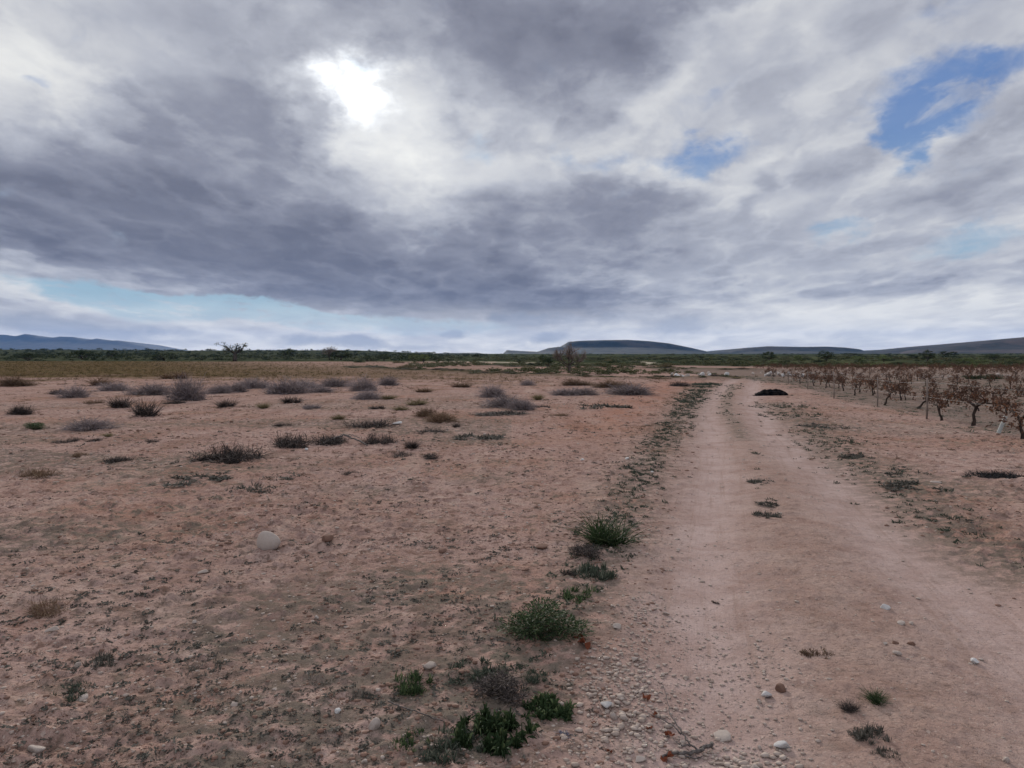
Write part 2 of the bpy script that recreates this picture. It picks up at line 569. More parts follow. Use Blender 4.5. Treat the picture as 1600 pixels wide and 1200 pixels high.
M['pebble'] = stone_mat('pale_pink_pebbles', (0.26, 0.19, 0.155), (0.50, 0.42, 0.365))
M['stone'] = stone_mat('pale_limestone', (0.34, 0.27, 0.23), (0.52, 0.45, 0.40))
M['white'] = stone_mat('white_limestone', (0.46, 0.43, 0.41), (0.68, 0.66, 0.64), 0.2)
M['clod'] = stone_mat('red_soil_clod', (0.115, 0.062, 0.045), (0.275, 0.17, 0.13), 0.6)

# ---------------------------------------------------------------- ground sheet
def ground_material():
    m, n, b = material('bare_soil')
    g = n.new('ShaderNodeNewGeometry')
    P = g.outputs['Position']
    x, y, z = n.sep(P)
    flat = n.xyz(x, y, 0.0)
    rut, road, far, grassy, verge, pale, bank, vin, edge = [attr(n, k) for k in
        ('rut', 'road', 'far', 'grassy', 'verge', 'pale', 'bank', 'vineyard', 'edge')]
    n1 = n.noise(flat, 0.35, 6, 0.62)
    n2 = n.noise(flat, 1.9, 7, 0.68, 0.4)
    n3 = n.noise(flat, 9.0, 6, 0.66, 0.3)
    n4 = n.noise(flat, 38.0, 5, 0.65)
    n5 = n.noise(flat, 170.0, 3, 0.6)
    crust = n.mix(n.smooth(n2, 0.32, 0.68), (0.325, 0.205, 0.170), (0.455, 0.320, 0.275))
    def cells(scale, lo, hi):
        v = n.new('ShaderNodeTexVoronoi')
        n.put(v.inputs['Vector'], n.xyz(n.add(x, n.mul(n3, 0.10)), n.add(y, n.mul(n4, 0.05)), 0.0))
        v.inputs['Scale'].default_value = scale
        rr, gg, bb = n.sep(v.outputs['Color'])
        rnd = n.mul(n.smooth(v.outputs['Distance'], 0.42, 0.22), 1.0)
        return n.mul(rnd, n.smooth(rr, hi, hi + 0.02)), n.mul(rnd, n.smooth(rr, lo + 0.02, lo)), n.mul(rnd, n.smooth(gg, 0.45, 0.6))
    pa, da, ba = cells(34.0, 0.16, 0.90)
    pb, db, bb_ = cells(85.0, 0.18, 0.86)
    pc, dc, bc = cells(13.0, 0.10, 0.97)
    red = n.mix(n3, (0.270, 0.130, 0.088), (0.385, 0.220, 0.158))
    soil = n.mix(n.mul(n.smooth(n.add(n.mul(n1, 0.6), n.mul(n2, 0.4)), 0.46, 0.60), 0.75), crust, red)
    n25 = n.noise(n.vscale(flat, (1.0, 1.5, 1.0)), 4.2, 6, 0.66, 0.5)
    soil = n.mix(n.mul(n.smooth(n25, 0.53, 0.66), 0.70), soil, (0.170, 0.092, 0.068))
    soil = n.mix(n.mul(n.smooth(n25, 0.44, 0.34), 0.45), soil, (0.49, 0.375, 0.305))
    # darker crumbs, pale grit, greyish crust of dried weeds
    soil = n.mix(n.mul(n.smooth(n3, 0.53, 0.62), 0.72), soil, (0.130, 0.076, 0.058))
    soil = n.mix(n.mul(n.smooth(n4, 0.55, 0.64), 0.7), soil, (0.130, 0.088, 0.070))
    soil = n.mix(n.mul(n.smooth(n4, 0.40, 0.28), 0.35), soil, (0.46, 0.37, 0.31))
    soil = n.mix(n.mul(n.m('MAXIMUM', da, db), n.smooth(n2, 0.38, 0.56, 0.10, 0.50)), soil, (0.115, 0.072, 0.058))
    soil = n.mix(n.mul(dc, n.smooth(n2, 0.45, 0.6, 0.0, 0.6)), soil, (0.12, 0.075, 0.058))
    soil = n.mix(n.mul(n.m('MAXIMUM', pa, pb), 0.55), soil, (0.50, 0.40, 0.34))
    furrow = n.noise(n.vscale(flat, (1.5, 0.16, 1.0), rot=(0, 0, math.radians(14))), 1.0, 6, 0.68, 0.3)
    soil = n.mix(n.mul(n.smooth(furrow, 0.52, 0.64), 0.42), soil, (0.205, 0.118, 0.088))
    soil = n.mix(n.mul(n.smooth(furrow, 0.46, 0.36), 0.35), soil, (0.47, 0.345, 0.285))
    gw = n.mul(n.smooth(n.add(n.mul(n2, 0.5), n.mul(n3, 0.5)), 0.50, 0.60), n.smooth(n1, 0.40, 0.60))
    soil = n.mix(n.mul(gw, 0.65), soil, (0.150, 0.140, 0.112))
    roadc = n.mix(n.smooth(n2, 0.3, 0.7), (0.300, 0.195, 0.155), (0.390, 0.275, 0.230))
    roadc = n.mix(n.mul(n.smooth(n4, 0.52, 0.62), 0.50), roadc, (0.20, 0.145, 0.12))
    roadc = n.mix(n.mul(n.smooth(n5, 0.56, 0.66), 0.4), roadc, (0.52, 0.45, 0.40))
    roadc = n.mix(n.mul(n.m('MAXIMUM', da, db), n.smooth(n2, 0.4, 0.6, 0.08, 0.50)), roadc, (0.14, 0.095, 0.078))
    roadc = n.mix(n.mul(n.m('MAXIMUM', pa, pb), n.smooth(n2, 0.6, 0.4, 0.15, 0.55)), roadc, (0.54, 0.45, 0.39))
    ruc = n.mix(n.smooth(n2, 0.3, 0.7), (0.370, 0.262, 0.232), (0.460, 0.345, 0.312))
    streak = n.noise(n.xyz(n.mul(attr(n, 'across'), 9.0), n.mul(y, 0.35), 0.0), 1.0, 6, 0.7)
    ruc = n.mix(n.mul(n.smooth(streak, 0.50, 0.66), 0.45), ruc, (0.25, 0.165, 0.130))
    ruc = n.mix(n.mul(n.smooth(n3, 0.54, 0.66), 0.40), ruc, (0.24, 0.17, 0.14))
    roadc = n.mix(n.mul(n.smooth(n25, 0.52, 0.64), 0.45), roadc, (0.22, 0.145, 0.110))
    ruc = n.mix(n.mul(db, 0.35), ruc, (0.17, 0.12, 0.10))
    ruc = n.mix(n.mul(pb, 0.45), ruc, (0.56, 0.47, 0.42))
    col = n.mix(n.mul(road, n.smooth(n2, 0.3, 0.65, 0.55, 0.85)), soil, roadc)
    col = n.mix(n.mul(rut, n.smooth(n2, 0.2, 0.6, 0.6, 0.95)), col, ruc)
    col = n.mix(n.mul(edge, n.smooth(n2, 0.35, 0.6, 0.1, 0.65)), col, (0.36, 0.175, 0.12))
    vg = n.mul(verge, n.smooth(n.add(n.mul(n25, 0.5), n.mul(n3, 0.5)), 0.42, 0.54))
    col = n.mix(n.mul(vg, 0.85), col, n.mix(n3, (0.095, 0.082, 0.066), (0.21, 0.175, 0.140)))
    gr = n.mul(grassy, n.smooth(n2, 0.25, 0.6, 0.6, 1.0))
    gcol = n.mix(n.smooth(n1, 0.35, 0.65), (0.105, 0.066, 0.032), (0.095, 0.076, 0.034))
    col = n.mix(gr, col, gcol)
    big = n.noise(flat, 0.020, 7, 0.62)
    big2 = n.noise(flat, 0.11, 6, 0.65)
    fcol = n.mix(n.smooth(big, 0.38, 0.62), (0.030, 0.040, 0.024), (0.085, 0.090, 0.046))
    fcol = n.mix(n.mul(n.smooth(big2, 0.52, 0.64), 0.8), fcol, (0.035, 0.045, 0.024))
    fcol = n.mix(n.mul(n.smooth(n.noise(flat, 0.035, 4), 0.60, 0.70), 0.4), fcol, (0.20, 0.145, 0.10))
    fcol = n.mix(n.mul(n.smooth(x, 20.0, -60.0), 0.75), fcol, n.mix(n.smooth(big2, 0.4, 0.6), (0.022, 0.030, 0.020), (0.085, 0.088, 0.052)))
    col = n.mix(far, col, fcol)
    col = n.mix(n.mul(vin, n.smooth(n2, 0.2, 0.7, 0.35, 0.85)), col, n.mix(n3, (0.110, 0.090, 0.072), (0.20, 0.165, 0.14)))
    col = n.mix(n.mul(bank, n.smooth(n2, 0.3, 0.6, 0.5, 1.0)), col, n.mix(n3, (0.045, 0.042, 0.026), (0.11, 0.095, 0.06)))
    col = n.mix(n.mul(pale, n.smooth(big2, 0.3, 0.6, 0.5, 1.0)), col, (0.40, 0.34, 0.26))
    n.put(b.inputs['Base Color'], col)
    b.inputs['Roughness'].default_value = 0.95
    b.inputs['Specular IOR Level'].default_value = 0.0
    hsum = n.add(n.mul(n3, 0.5), n.add(n.mul(n4, 0.35), n.mul(n5, 0.14)))
    hsum = n.add(n.mul(hsum, n.sub(1.0, n.mul(rut, 0.45))), n.mul(n.mul(streak, rut), 0.35))
    hsum = n.add(hsum, n.mul(n.add(n.mul(ba, 0.16), n.mul(bb_, 0.07)), n.sub(1.0, n.mul(rut, 0.5))))
    bp = n.new('ShaderNodeBump')
    bp.inputs['Strength'].default_value = 0.9
    bp.inputs['Distance'].default_value = 0.045
    n.put(bp.inputs['Height'], hsum)
    n.put(b.inputs['Normal'], bp.outputs[0])
    return m


def build_ground():
    fine = np.radians(np.arange(-46, 46.001, 0.13))
    rest = np.radians(np.arange(48, 312.01, 4.0))
    az = np.concatenate([fine, rest])
    na = len(az)
    r = [0.35]
    while r[-1] < 2.2: r.append(r[-1] * 1.10)
    while r[-1] < 42: r.append(r[-1] * 1.0047)
    while r[-1] < 400: r.append(r[-1] * 1.011)
    while r[-1] < 14500: r.append(r[-1] * 1.05)
    r = np.array(r); nr = len(r)
    R, A = np.meshgrid(r, az, indexing='ij')
    X, Y = R * np.sin(A), R * np.cos(A)
    x, y = X.ravel(), Y.ravel()
    z = height(x, y)
    rad = R.ravel()
    rut, road = masks(x, y)
    bx = xat(y, BANK)
    w = (fbm(x * 0.05, y * 0.05, 61, 3) - 0.5)
    by = np.interp(x, BANK[:, 0], BANK[:, 1], left=185, right=60)
    b2 = np.interp(x, BANK2[:, 0], BANK2[:, 1], left=185, right=75)
    far = ss(y, b2 - 0.6, b2 + 1.5) * ss(rad, 50, 56)
    wy = np.interp(x, WALL[:, 0], WALL[:, 1], left=62, right=55)
    far = np.where(x > 14, ss(y, wy + 45, wy + 75), far)
    grassy = ss(y + w * 30 + (fbm(x * .4, y * .4, 63, 3) - .5) * 24, 44, 66) * ss(x, 6, -4) * (1 - 0.85 * ss(x + 0.55 * y, 0, 55))
    edgep = dist_poly(x, y, VERGE)
    verge = np.where(rad < 90, np.exp(-(edgep / (0.26 + 0.014 * y)) ** 2) * 0.85 + np.exp(-(dist_poly(x, y, VERGE_R) / 0.55) ** 2) * 0.9
                     + np.exp(-(dist_poly(x, y, MIDSTRIP) / 0.22) ** 2) * 0.8 * (y > 13.5), 0)
    # the stony left foreground is crusted with little weeds
    verge = np.clip(verge + 0.18 * ss(x, 0.5, -1.2) * ss(rad, 10, 4) * ss(fbm(x * .9, y * .9, 301, 3), .35, .6) + 0.8 * (x < 0) * ss(fbm(x * .18, y * .35, 303, 4), .50, .62) * ss(rad, 40, 14) + 0.6 * (x > 3) * ss(fbm(x * .25, y * .3, 305, 4), .46, .60) * ss(rad, 30, 14) * ss(x, xat(y, RIGHT_RUT) + .6, xat(y, RIGHT_RUT) + 1.6), 0, 1)
    edge = np.where(rad < 90, np.exp(-((edgep - 1.2 - 0.02 * y) / 1.2) ** 2) * (x < xat(y, VERGE)), 0) * ss(y, 9, 20)
    edge = np.clip(edge + 0.5 * np.exp(-((x - xat(y, RIGHT_RUT) - 0.9) / 0.6) ** 2) * ss(y, 14, 5), 0, 1)
    bank = np.zeros_like(x)
    nb = (rad < 300) & (rad > 40)
    bank[nb] = np.clip(np.exp(-(dist_poly(x[nb], y[nb] + 1.5, BANK) / 2.8) ** 2) * (x[nb] < 19.5)
                       + np.exp(-(dist_poly(x[nb], y[nb] + 0.5, BANK2) / 2.4) ** 2), 0, 1)
    pale = np.zeros_like(x)
    nb = (rad < 400) & (rad > 90)
    pale[nb] = np.clip(np.exp(-(dist_poly(x[nb], y[nb], PALE[0]) / 6) ** 2) + np.exp(-(dist_poly(x[nb], y[nb], PALE[1]) / 2.2) ** 2), 0, 1)
    ve = poly([(1225, 600), (1300, 622), (1400, 642), (1520, 668), (1600, 692), (1800, 760)])
    vx = xat(y, ve)
    vineyard = ss(x, vx - 0.3, vx + 0.8) * ss(y, 6, 9) * ss(y, wy + 50, wy + 30)
    i = np.arange(nr - 1)[:, None] * na
    j = np.arange(na)[None, :]
    jn = (j + 1) % na
    q = np.stack([i + j, i + jn, i + na + jn, i + na + j], -1).reshape(-1, 4)[:, ::-1]
    V = np.column_stack([x, y, z])
    V = np.vstack([V, [[0, 0, z[:na].mean()]]])
    c = len(V) - 1
    t = np.column_stack([np.arange(na), np.full(na, c), (np.arange(na) + 1) % na])
    at = dict(rut=rut, road=road, far=far, grassy=np.clip(grassy, 0, 1), verge=verge, pale=pale, bank=bank, vineyard=vineyard, edge=edge, across=np.clip(x - xat(y, LEFT_RUT), -30, 30))
    at = {k: np.append(v, 0) for k, v in at.items()}
    me = mesh_np('ground', V, q, t, True, at)
    o = link('ground', me, ground_material())
    tag(o, kind='structure')
    return o


build_ground()


# ---------------------------------------------------------------- hills
def hill_mat(name, c1, c2, c3):
    m, n, b = material(name)
    g = n.new('ShaderNodeNewGeometry')
    P = g.outputs['Position']
    a = n.noise(n.vscale(P, (1, 0.5, 1)), 0.011, 8, 0.72)
    bb = n.noise(n.vscale(P, (1, 1, 5)), 0.004, 6, 0.6)
    col = n.mix(n.smooth(a, 0.42, 0.6), c1, c2)
    col = n.mix(n.mul(n.smooth(bb, 0.52, 0.64), 0.5), col, c3)
    n.put(b.inputs['Base Color'], col)
    return m


def hill(name, prof, dist, front, back, mat, seed, cliff=0.3, rough=0.05, step=3):
    xs = np.arange(prof[0][0], prof[-1][0] + 1, step)
    py = np.interp(xs, [p[0] for p in prof], [p[1] for p in prof])
    tanx = (xs - CX) / FPX
    H = (HOR - py) / FPX * dist + EYE
    u = np.concatenate([np.linspace(0, 0.86, 40), np.linspace(0.88, 1.0, 14), np.linspace(1.05, 2, 16)])
    V = []
    for k, uu in enumerate(u):
        yy = dist - front * (1 - uu) if uu <= 1 else dist + back * (uu - 1)
        X = tanx * dist * (0.55 + 0.45 * yy / dist)
        g1 = fbm(X / (0.10 * dist) + 3, np.full_like(X, yy / (0.3 * dist)), seed, 4)
        if uu <= 1:
            base = (1 - cliff) * (uu ** 1.7)
            top = cliff * ss(uu, 0.86, 0.98)
            s = base + top
            s = s * (1 + rough * 6 * (g1 - 0.5) * uu * (1 - uu) * 4 * 0.5)
        else:
            s = 1 - 0.15 * (uu - 1)
        zz = H * s + rough * H.max() * 0.10 * (fbm(X / (0.008 * dist), np.full_like(X, yy / (0.008 * dist)), seed + 4, 3) - 0.5) * np.minimum(1, H / (H.max() * 0.3)) - 6 * (1 - uu if uu < 1 else 0)
        if uu >= 0.97 and uu <= 1.05:
            zz = zz + 0.006 * H.max() * (vn(xs * 0.9, xs * 0, seed + 9) - 0.3)
        V.append(np.column_stack([X, np.full_like(X, yy), zz]))
    V = np.vstack(V)
    nx, nu = len(xs), len(u)
    i = np.arange(nu - 1)[:, None] * nx
    j = np.arange(nx - 1)[None, :]
    q = np.stack([i + j, i + j + 1, i + nx + j + 1, i + nx + j], -1).reshape(-1, 4)
    # close the sides and the back down to below the plain
    me = mesh_np(name, V, q, None, True)
    o = link(name, me, mat)
    tag(o, kind='structure')
    return o


HM = hill_mat('hill_scrub', (0.008, 0.013, 0.010), (0.034, 0.036, 0.030), (0.075, 0.06, 0.05))
HM2 = hill_mat('hill_brown_scrub', (0.016, 0.018, 0.015), (0.055, 0.043, 0.036), (0.11, 0.075, 0.062))
HM3 = hill_mat('mountain_slopes', (0.02, 0.024, 0.022), (0.045, 0.045, 0.04), (0.07, 0.06, 0.05))
hill('mesa', [(300, 557), (560, 554), (640, 553), (700, 551.5), (745, 551), (760, 553), (787, 552.5), (791, 547), (815, 548.5), (840, 549.5), (858, 543.5),
              (882, 541), (886, 534.5), (905, 532.5), (940, 531.5), (980, 531), (1015, 533), (1045, 536.5), (1080, 543.5), (1108, 550),
              (1140, 556), (1170, 560)], 4300, 1100, 1800, HM, 21, 0.32)
hill('hills', [(1070, 559), (1100, 555), (1120, 549.5), (1128, 549), (1140, 550.5), (1150, 547), (1165, 543.5), (1200, 541), (1250, 542), (1290, 541.5),
               (1320, 543), (1342, 545.5), (1354, 551), (1370, 556), (1400, 560)], 3900, 900, 1500, HM, 33, 0.3)
hill('hills', [(1330, 560), (1358, 551), (1390, 547.5), (1420, 544.5), (1450, 544.5), (1478, 545.5), (1500, 549), (1560, 556), (1620, 560)],
     3300, 800, 1500, HM, 45, 0.3)
hill('hills', [(1420, 560), (1455, 552), (1481, 545), (1520, 538.5), (1550, 534), (1580, 529.5), (1620, 525), (1760, 512), (2000, 520), (2400, 545), (2600, 560)],
     2700, 1000, 1600, HM2, 57, 0.18)
hill('mountains', [(-900, 556), (-500, 535), (-250, 516), (-60, 528), (0, 523), (8, 523), (25, 525.5), (40, 522), (50, 523), (62, 527), (80, 528),
                   (95, 526), (115, 526.5), (125, 530), (140, 531), (152, 529), (165, 532), (187, 532), (210, 538), (250, 547), (275, 551.5), (330, 557)],
     11000, 2300, 2600, HM3, 69, 0.1, 0.03, 2)

# ---------------------------------------------------------------- air
def haze():
    x0, x1, y0, y1, z0, z1 = -16000, 16000, -16000, 16000, -14, 520
    v = [(x0, y0, z0), (x1, y0, z0), (x1, y1, z0), (x0, y1, z0), (x0, y0, z1), (x1, y0, z1), (x1, y1, z1), (x0, y1, z1)]
    q = [(0, 3, 2, 1), (4, 5, 6, 7), (0, 1, 5, 4), (1, 2, 6, 5), (2, 3, 7, 6), (3, 0, 4, 7)]
    me = mesh_np('haze', v, q)
    m = bpy.data.materials.new('thin_air')
    m.use_nodes = True
    m.node_tree.nodes.clear()
    out = m.node_tree.nodes.new('ShaderNodeOutputMaterial')
    pv = m.node_tree.nodes.new('ShaderNodeVolumePrincipled')
    pv.inputs['Color'].default_value = (0.24, 0.48, 1.0, 1)
    pv.inputs['Density'].default_value = 3.5e-5
    pv.inputs['Anisotropy'].default_value = 0.1
    m.node_tree.links.new(pv.outputs[0], out.inputs['Volume'])
    tag(link('haze', me, m), kind='stuff')


haze()

# ---------------------------------------------------------------- plant and stone builders
class Bld:
    """Collects vertices, faces and a per-vertex 'rnd' value."""
    def __init__(s):
        s.V, s.Q, s.T, s.R, s.n = [], [], [], [], 0

    def add(s, V, Q=None, T=None, R=None):
        V = np.asarray(V, float).reshape(-1, 3)
        if Q is not None and len(Q): s.Q.append(np.asarray(Q) + s.n)
        if T is not None and len(T): s.T.append(np.asarray(T) + s.n)
        s.V.append(V)
        s.R.append(np.broadcast_to(0.5 if R is None else R, (len(V),)).astype(float))
        s.n += len(V)
        return s

    def mesh(s, name, smooth=False):
        return mesh_np(name, np.vstack(s.V), np.vstack(s.Q) if s.Q else None, np.vstack(s.T) if s.T else None,
                       smooth, {'rnd': np.concatenate(s.R)})


def norm(v):
    return v / np.maximum(np.linalg.norm(v, axis=-1, keepdims=True), 1e-9)


def blades(bl, P, Dn, L, Wd, droop=0.3, seg=3, rng=RNG, R=None, belly=False):
    """Ribbon blades: base points P, directions Dn, lengths L, widths Wd."""
    n = len(P)
    L = np.broadcast_to(L, (n,)); Wd = np.broadcast_to(Wd, (n,)); droop = np.broadcast_to(droop, (n,))
    side = norm(np.cross(Dn, rng.normal(size=(n, 3)) + [0, 0, 0.5]))
    V = np.zeros((n, seg + 1, 2, 3))
    for k in range(seg + 1):
        t = k / seg
        c = P + Dn * (L * t)[:, None]
        c = c.copy(); c[:, 2] -= droop * L * t * t
        w = (math.sin(math.pi * (0.15 + 0.82 * t)) if belly else (1 - 0.85 * t))
        V[:, k, 0] = c - side * (Wd * w * 0.5)[:, None]
        V[:, k, 1] = c + side * (Wd * w * 0.5)[:, None]
    b = (np.arange(n) * (seg + 1) * 2)[:, None, None]
    k = np.arange(seg)[None, :, None] * 2
    q = (b + k + np.array([0, 1, 3, 2])[None, None, :]).reshape(-1, 4)
    r = rng.random(n) if R is None else R
    bl.add(V.reshape(-1, 3), q, None, np.repeat(r, (seg + 1) * 2))


def hemi(n, spread, rng=RNG):
    a = rng.random(n) * 2 * math.pi
    t = spread * np.sqrt(rng.random(n))
    return np.column_stack([np.sin(t) * np.cos(a), np.sin(t) * np.sin(a), np.cos(t)])


def disc(n, r, rng=RNG, pw=0.5):
    a = rng.random(n) * 2 * math.pi
    q = r * rng.random(n) ** pw
    return np.column_stack([q * np.cos(a), q * np.sin(a), np.zeros(n)])


def shrub_mesh(kind, seed):
    """Unit shrub, one metre wide and one metre high."""
    rg = np.random.default_rng(seed)
    bl = Bld()
    if kind == 'wisp':                  # ball of fine dry twigs, denser low down
        for lobe in range(4):
            c = disc(1, 0.20, rg)[0]
            n = 120
            P = c + disc(n, 0.09, rg)
            d = norm(hemi(n, 1.35, rg) * [1, 1, 1.25])
            L = rg.uniform(0.30, 0.62, n) * (0.75 + 0.5 * rg.random())
            blades(bl, P, d, L, 0.012, 0.25, 3, rg)
            for _ in range(3):
                t = rg.uniform(0.25, 0.9, n)
                Q = P + d * (L * t)[:, None]; Q[:, 2] -= 0.25 * L * t * t
                Q[:, 2] = np.maximum(Q[:, 2], 0.01)
                blades(bl, Q, norm(d * 0.6 + rg.normal(size=(n, 3)) * 0.55), rg.uniform(0.08, 0.24, n), 0.008, 0.1, 2, rg)
        n = 260
        blades(bl, disc(n, 0.40, rg), norm(hemi(n, 1.5, rg)), rg.uniform(0.08, 0.24, n), 0.016, 0.3, 2, rg, R=rg.random(n) * 0.3)
    elif kind == 'mat':                 # low sprawling dead mat
        for lobe in range(6):
            c = disc(1, 0.34, rg)[0]
            n = 110
            P = c + disc(n, 0.14, rg)
            d = norm(hemi(n, 1.45, rg))
            L = rg.uniform(0.10, 0.34, n)
            d2 = d * [0.9, 0.9, 1.3]
            blades(bl, P, d2, L, 0.009, 0.5, 3, rg)
            Q = P + d2 * (L * 0.5)[:, None]
            blades(bl, Q, norm(d + rg.normal(size=(n, 3)) * 0.7) * [1, 1, 1.8], rg.uniform(0.04, 0.12, n), 0.008, 0.2, 2, rg)
            blades(bl, P, norm(hemi(n, 1.5, rg)), rg.uniform(0.03, 0.09, n), 0.016, 0.3, 2, rg, R=rg.random(n) * .3)
    elif kind == 'tuft':                # upright dry grass tuft
        for lobe in range(3):
            c = disc(1, 0.24, rg)[0]
            n = 110
            P = c + disc(n, 0.10, rg)
            blades(bl, P, norm(hemi(n, 0.95, rg)) * [0.8, 0.8, 1.1], rg.uniform(0.35, 0.95, n), 0.016, 0.28, 4, rg)
        n = 150
        blades(bl, disc(n, 0.4, rg), norm(hemi(n, 1.4, rg)), rg.uniform(0.08, 0.25, n), 0.02, 0.3, 2, rg)
    elif kind == 'bushy':               # dense small-leaved dark bush
        for lobe in range(9):
            c = disc(1, 0.30, rg)[0]; c[2] = rg.uniform(0.12, 0.5) * (1 - 1.6 * (c[0] ** 2 + c[1] ** 2))
            n = 330
            off = norm(rg.normal(size=(n, 3))) * (0.20 * rg.random(n)[:, None] ** 0.45) * [1, 1, 1.0]
            P = c + off; P[:, 2] = np.abs(P[:, 2])
            blades(bl, P, norm(off + [0, 0, 0.10] + rg.normal(size=(n, 3)) * 0.08), rg.uniform(0.03, 0.085, n), 0.014, 0.2, 2, rg, belly=True)
        n = 120
        blades(bl, disc(n, 0.16, rg), norm(hemi(n, 1.3, rg)), rg.uniform(0.3, 0.55, n), 0.008, 0.2, 3, rg, R=rg.random(n) * 0.2)
    elif kind == 'leafy':               # rosettes of arching narrow leaves
        for lobe in range(26):
            c = disc(1, 0.38, rg)[0]
            n = 26
            P = c + disc(n, 0.02, rg)
            blades(bl, P, norm(hemi(n, 1.25, rg) * [1, 1, 1.5]), rg.uniform(0.10, 0.22, n) * rg.uniform(0.6, 1.15), rg.uniform(0.014, 0.026, n), 0.6, 4, rg, belly=True)
            blades(bl, P, norm(hemi(n, 1.5, rg)), rg.uniform(0.06, 0.16, n), 0.02, 0.4, 3, rg, belly=True, R=rg.random(n) * .4)
    elif kind == 'creep':               # creeping, broken mat of tiny leaves
        for lobe in range(13):
            c = disc(1, 0.42, rg)[0]
            n = 45
            P = c + disc(n, rg.uniform(0.05, 0.13), rg)
            blades(bl, P, norm(hemi(n, 1.4, rg)) * [1, 1, 2.2], rg.uniform(0.03, 0.13, n), 0.022, 0.3, 2, rg, belly=True)
        n = 60                          # runners that tie the mat together
        P = disc(n, 0.12, rg); P[:, 2] = 0.01
        d = disc(n, 1, rg); d[:, 2] = 0.05
        blades(bl, P, norm(d), rg.uniform(0.2, 0.45, n), 0.010, 0.0, 4, rg, R=rg.random(n) * .3)
        P = disc(260, 0.44, rg)
        blades(bl, P, norm(hemi(260, 1.3, rg)), rg.uniform(0.02, 0.07, 260), 0.018, 0.3, 2, rg, belly=True)
    V = np.vstack(bl.V)
    w = 0.5 * (np.percentile(V[:, 0], 98) - np.percentile(V[:, 0], 2) + np.percentile(V[:, 1], 98) - np.percentile(V[:, 1], 2))
    h = np.percentile(V[:, 2], 97)
    bl.V = [V / [w, w, h]]
    return bl.mesh(kind, False)


_sh = {}


def shrub_of(kind, i, mat):
    k = (kind, i, mat)
    if k not in _sh:
        me = shrub_mesh(kind, 100 + i * 7 + len(kind)).copy()
        me.materials.append(M[mat])
        _sh[k] = me
    return _sh[k]


def ico(sub=1):
    bm = bmesh.new()
    bmesh.ops.create_icosphere(bm, subdivisions=sub, radius=1.0)
    V = np.array([v.co[:] for v in bm.verts]); T = np.array([[v.index for v in f.verts] for f in bm.faces])
    bm.free()
    return V, T


def stone_shape(sub, seed, angular=0.35):
    V, T = ico(sub)
    rg = np.random.default_rng(seed)
    V = V.copy()
    for _ in range(13):                 # chop flat facets off the ball
        d = norm(rg.normal(size=3)); h = rg.uniform(1 - angular, 0.88)
        p = V @ d
        V -= np.outer(np.maximum(p - h, 0) * 0.92, d)
    V *= rg.uniform(0.75, 1.1, 3)
    V *= (1 + 0.07 * (fbm(V[:, 0] * 2 + 9, V[:, 1] * 2 + V[:, 2] * 1.7, seed, 3) - 0.5))[:, None]
    return V, T


def rotz(V, a):
    c, s = np.cos(a), np.sin(a)
    return np.stack([V[..., 0] * c - V[..., 1] * s, V[..., 0] * s + V[..., 1] * c, V[..., 2]], -1)


def scatter(bl, shapes, P, scale, rg, flat=0.75):
    """Many small faceted pieces in one mesh."""
    which = rg.integers(0, len(shapes), len(P))
    for k, (V, T) in enumerate(shapes):
        s = np.where(which == k)[0]
        if not len(s): continue
        m = len(V)
        sc = scale[s][:, None, None] * np.stack([rg.uniform(.8, 1.3, len(s)), rg.uniform(.7, 1.1, len(s)), rg.uniform(.45, .9, len(s)) * flat], -1)[:, None, :]
        A = rg.random(len(s)) * 6.283
        W_ = rotz(V[None] * sc, A[:, None]) + P[s][:, None, :]
        F = (T[None] + (np.arange(len(s)) * m)[:, None, None]).reshape(-1, 3)
        bl.add(W_.reshape(-1, 3), None, F, np.repeat(rg.random(len(s)), m))


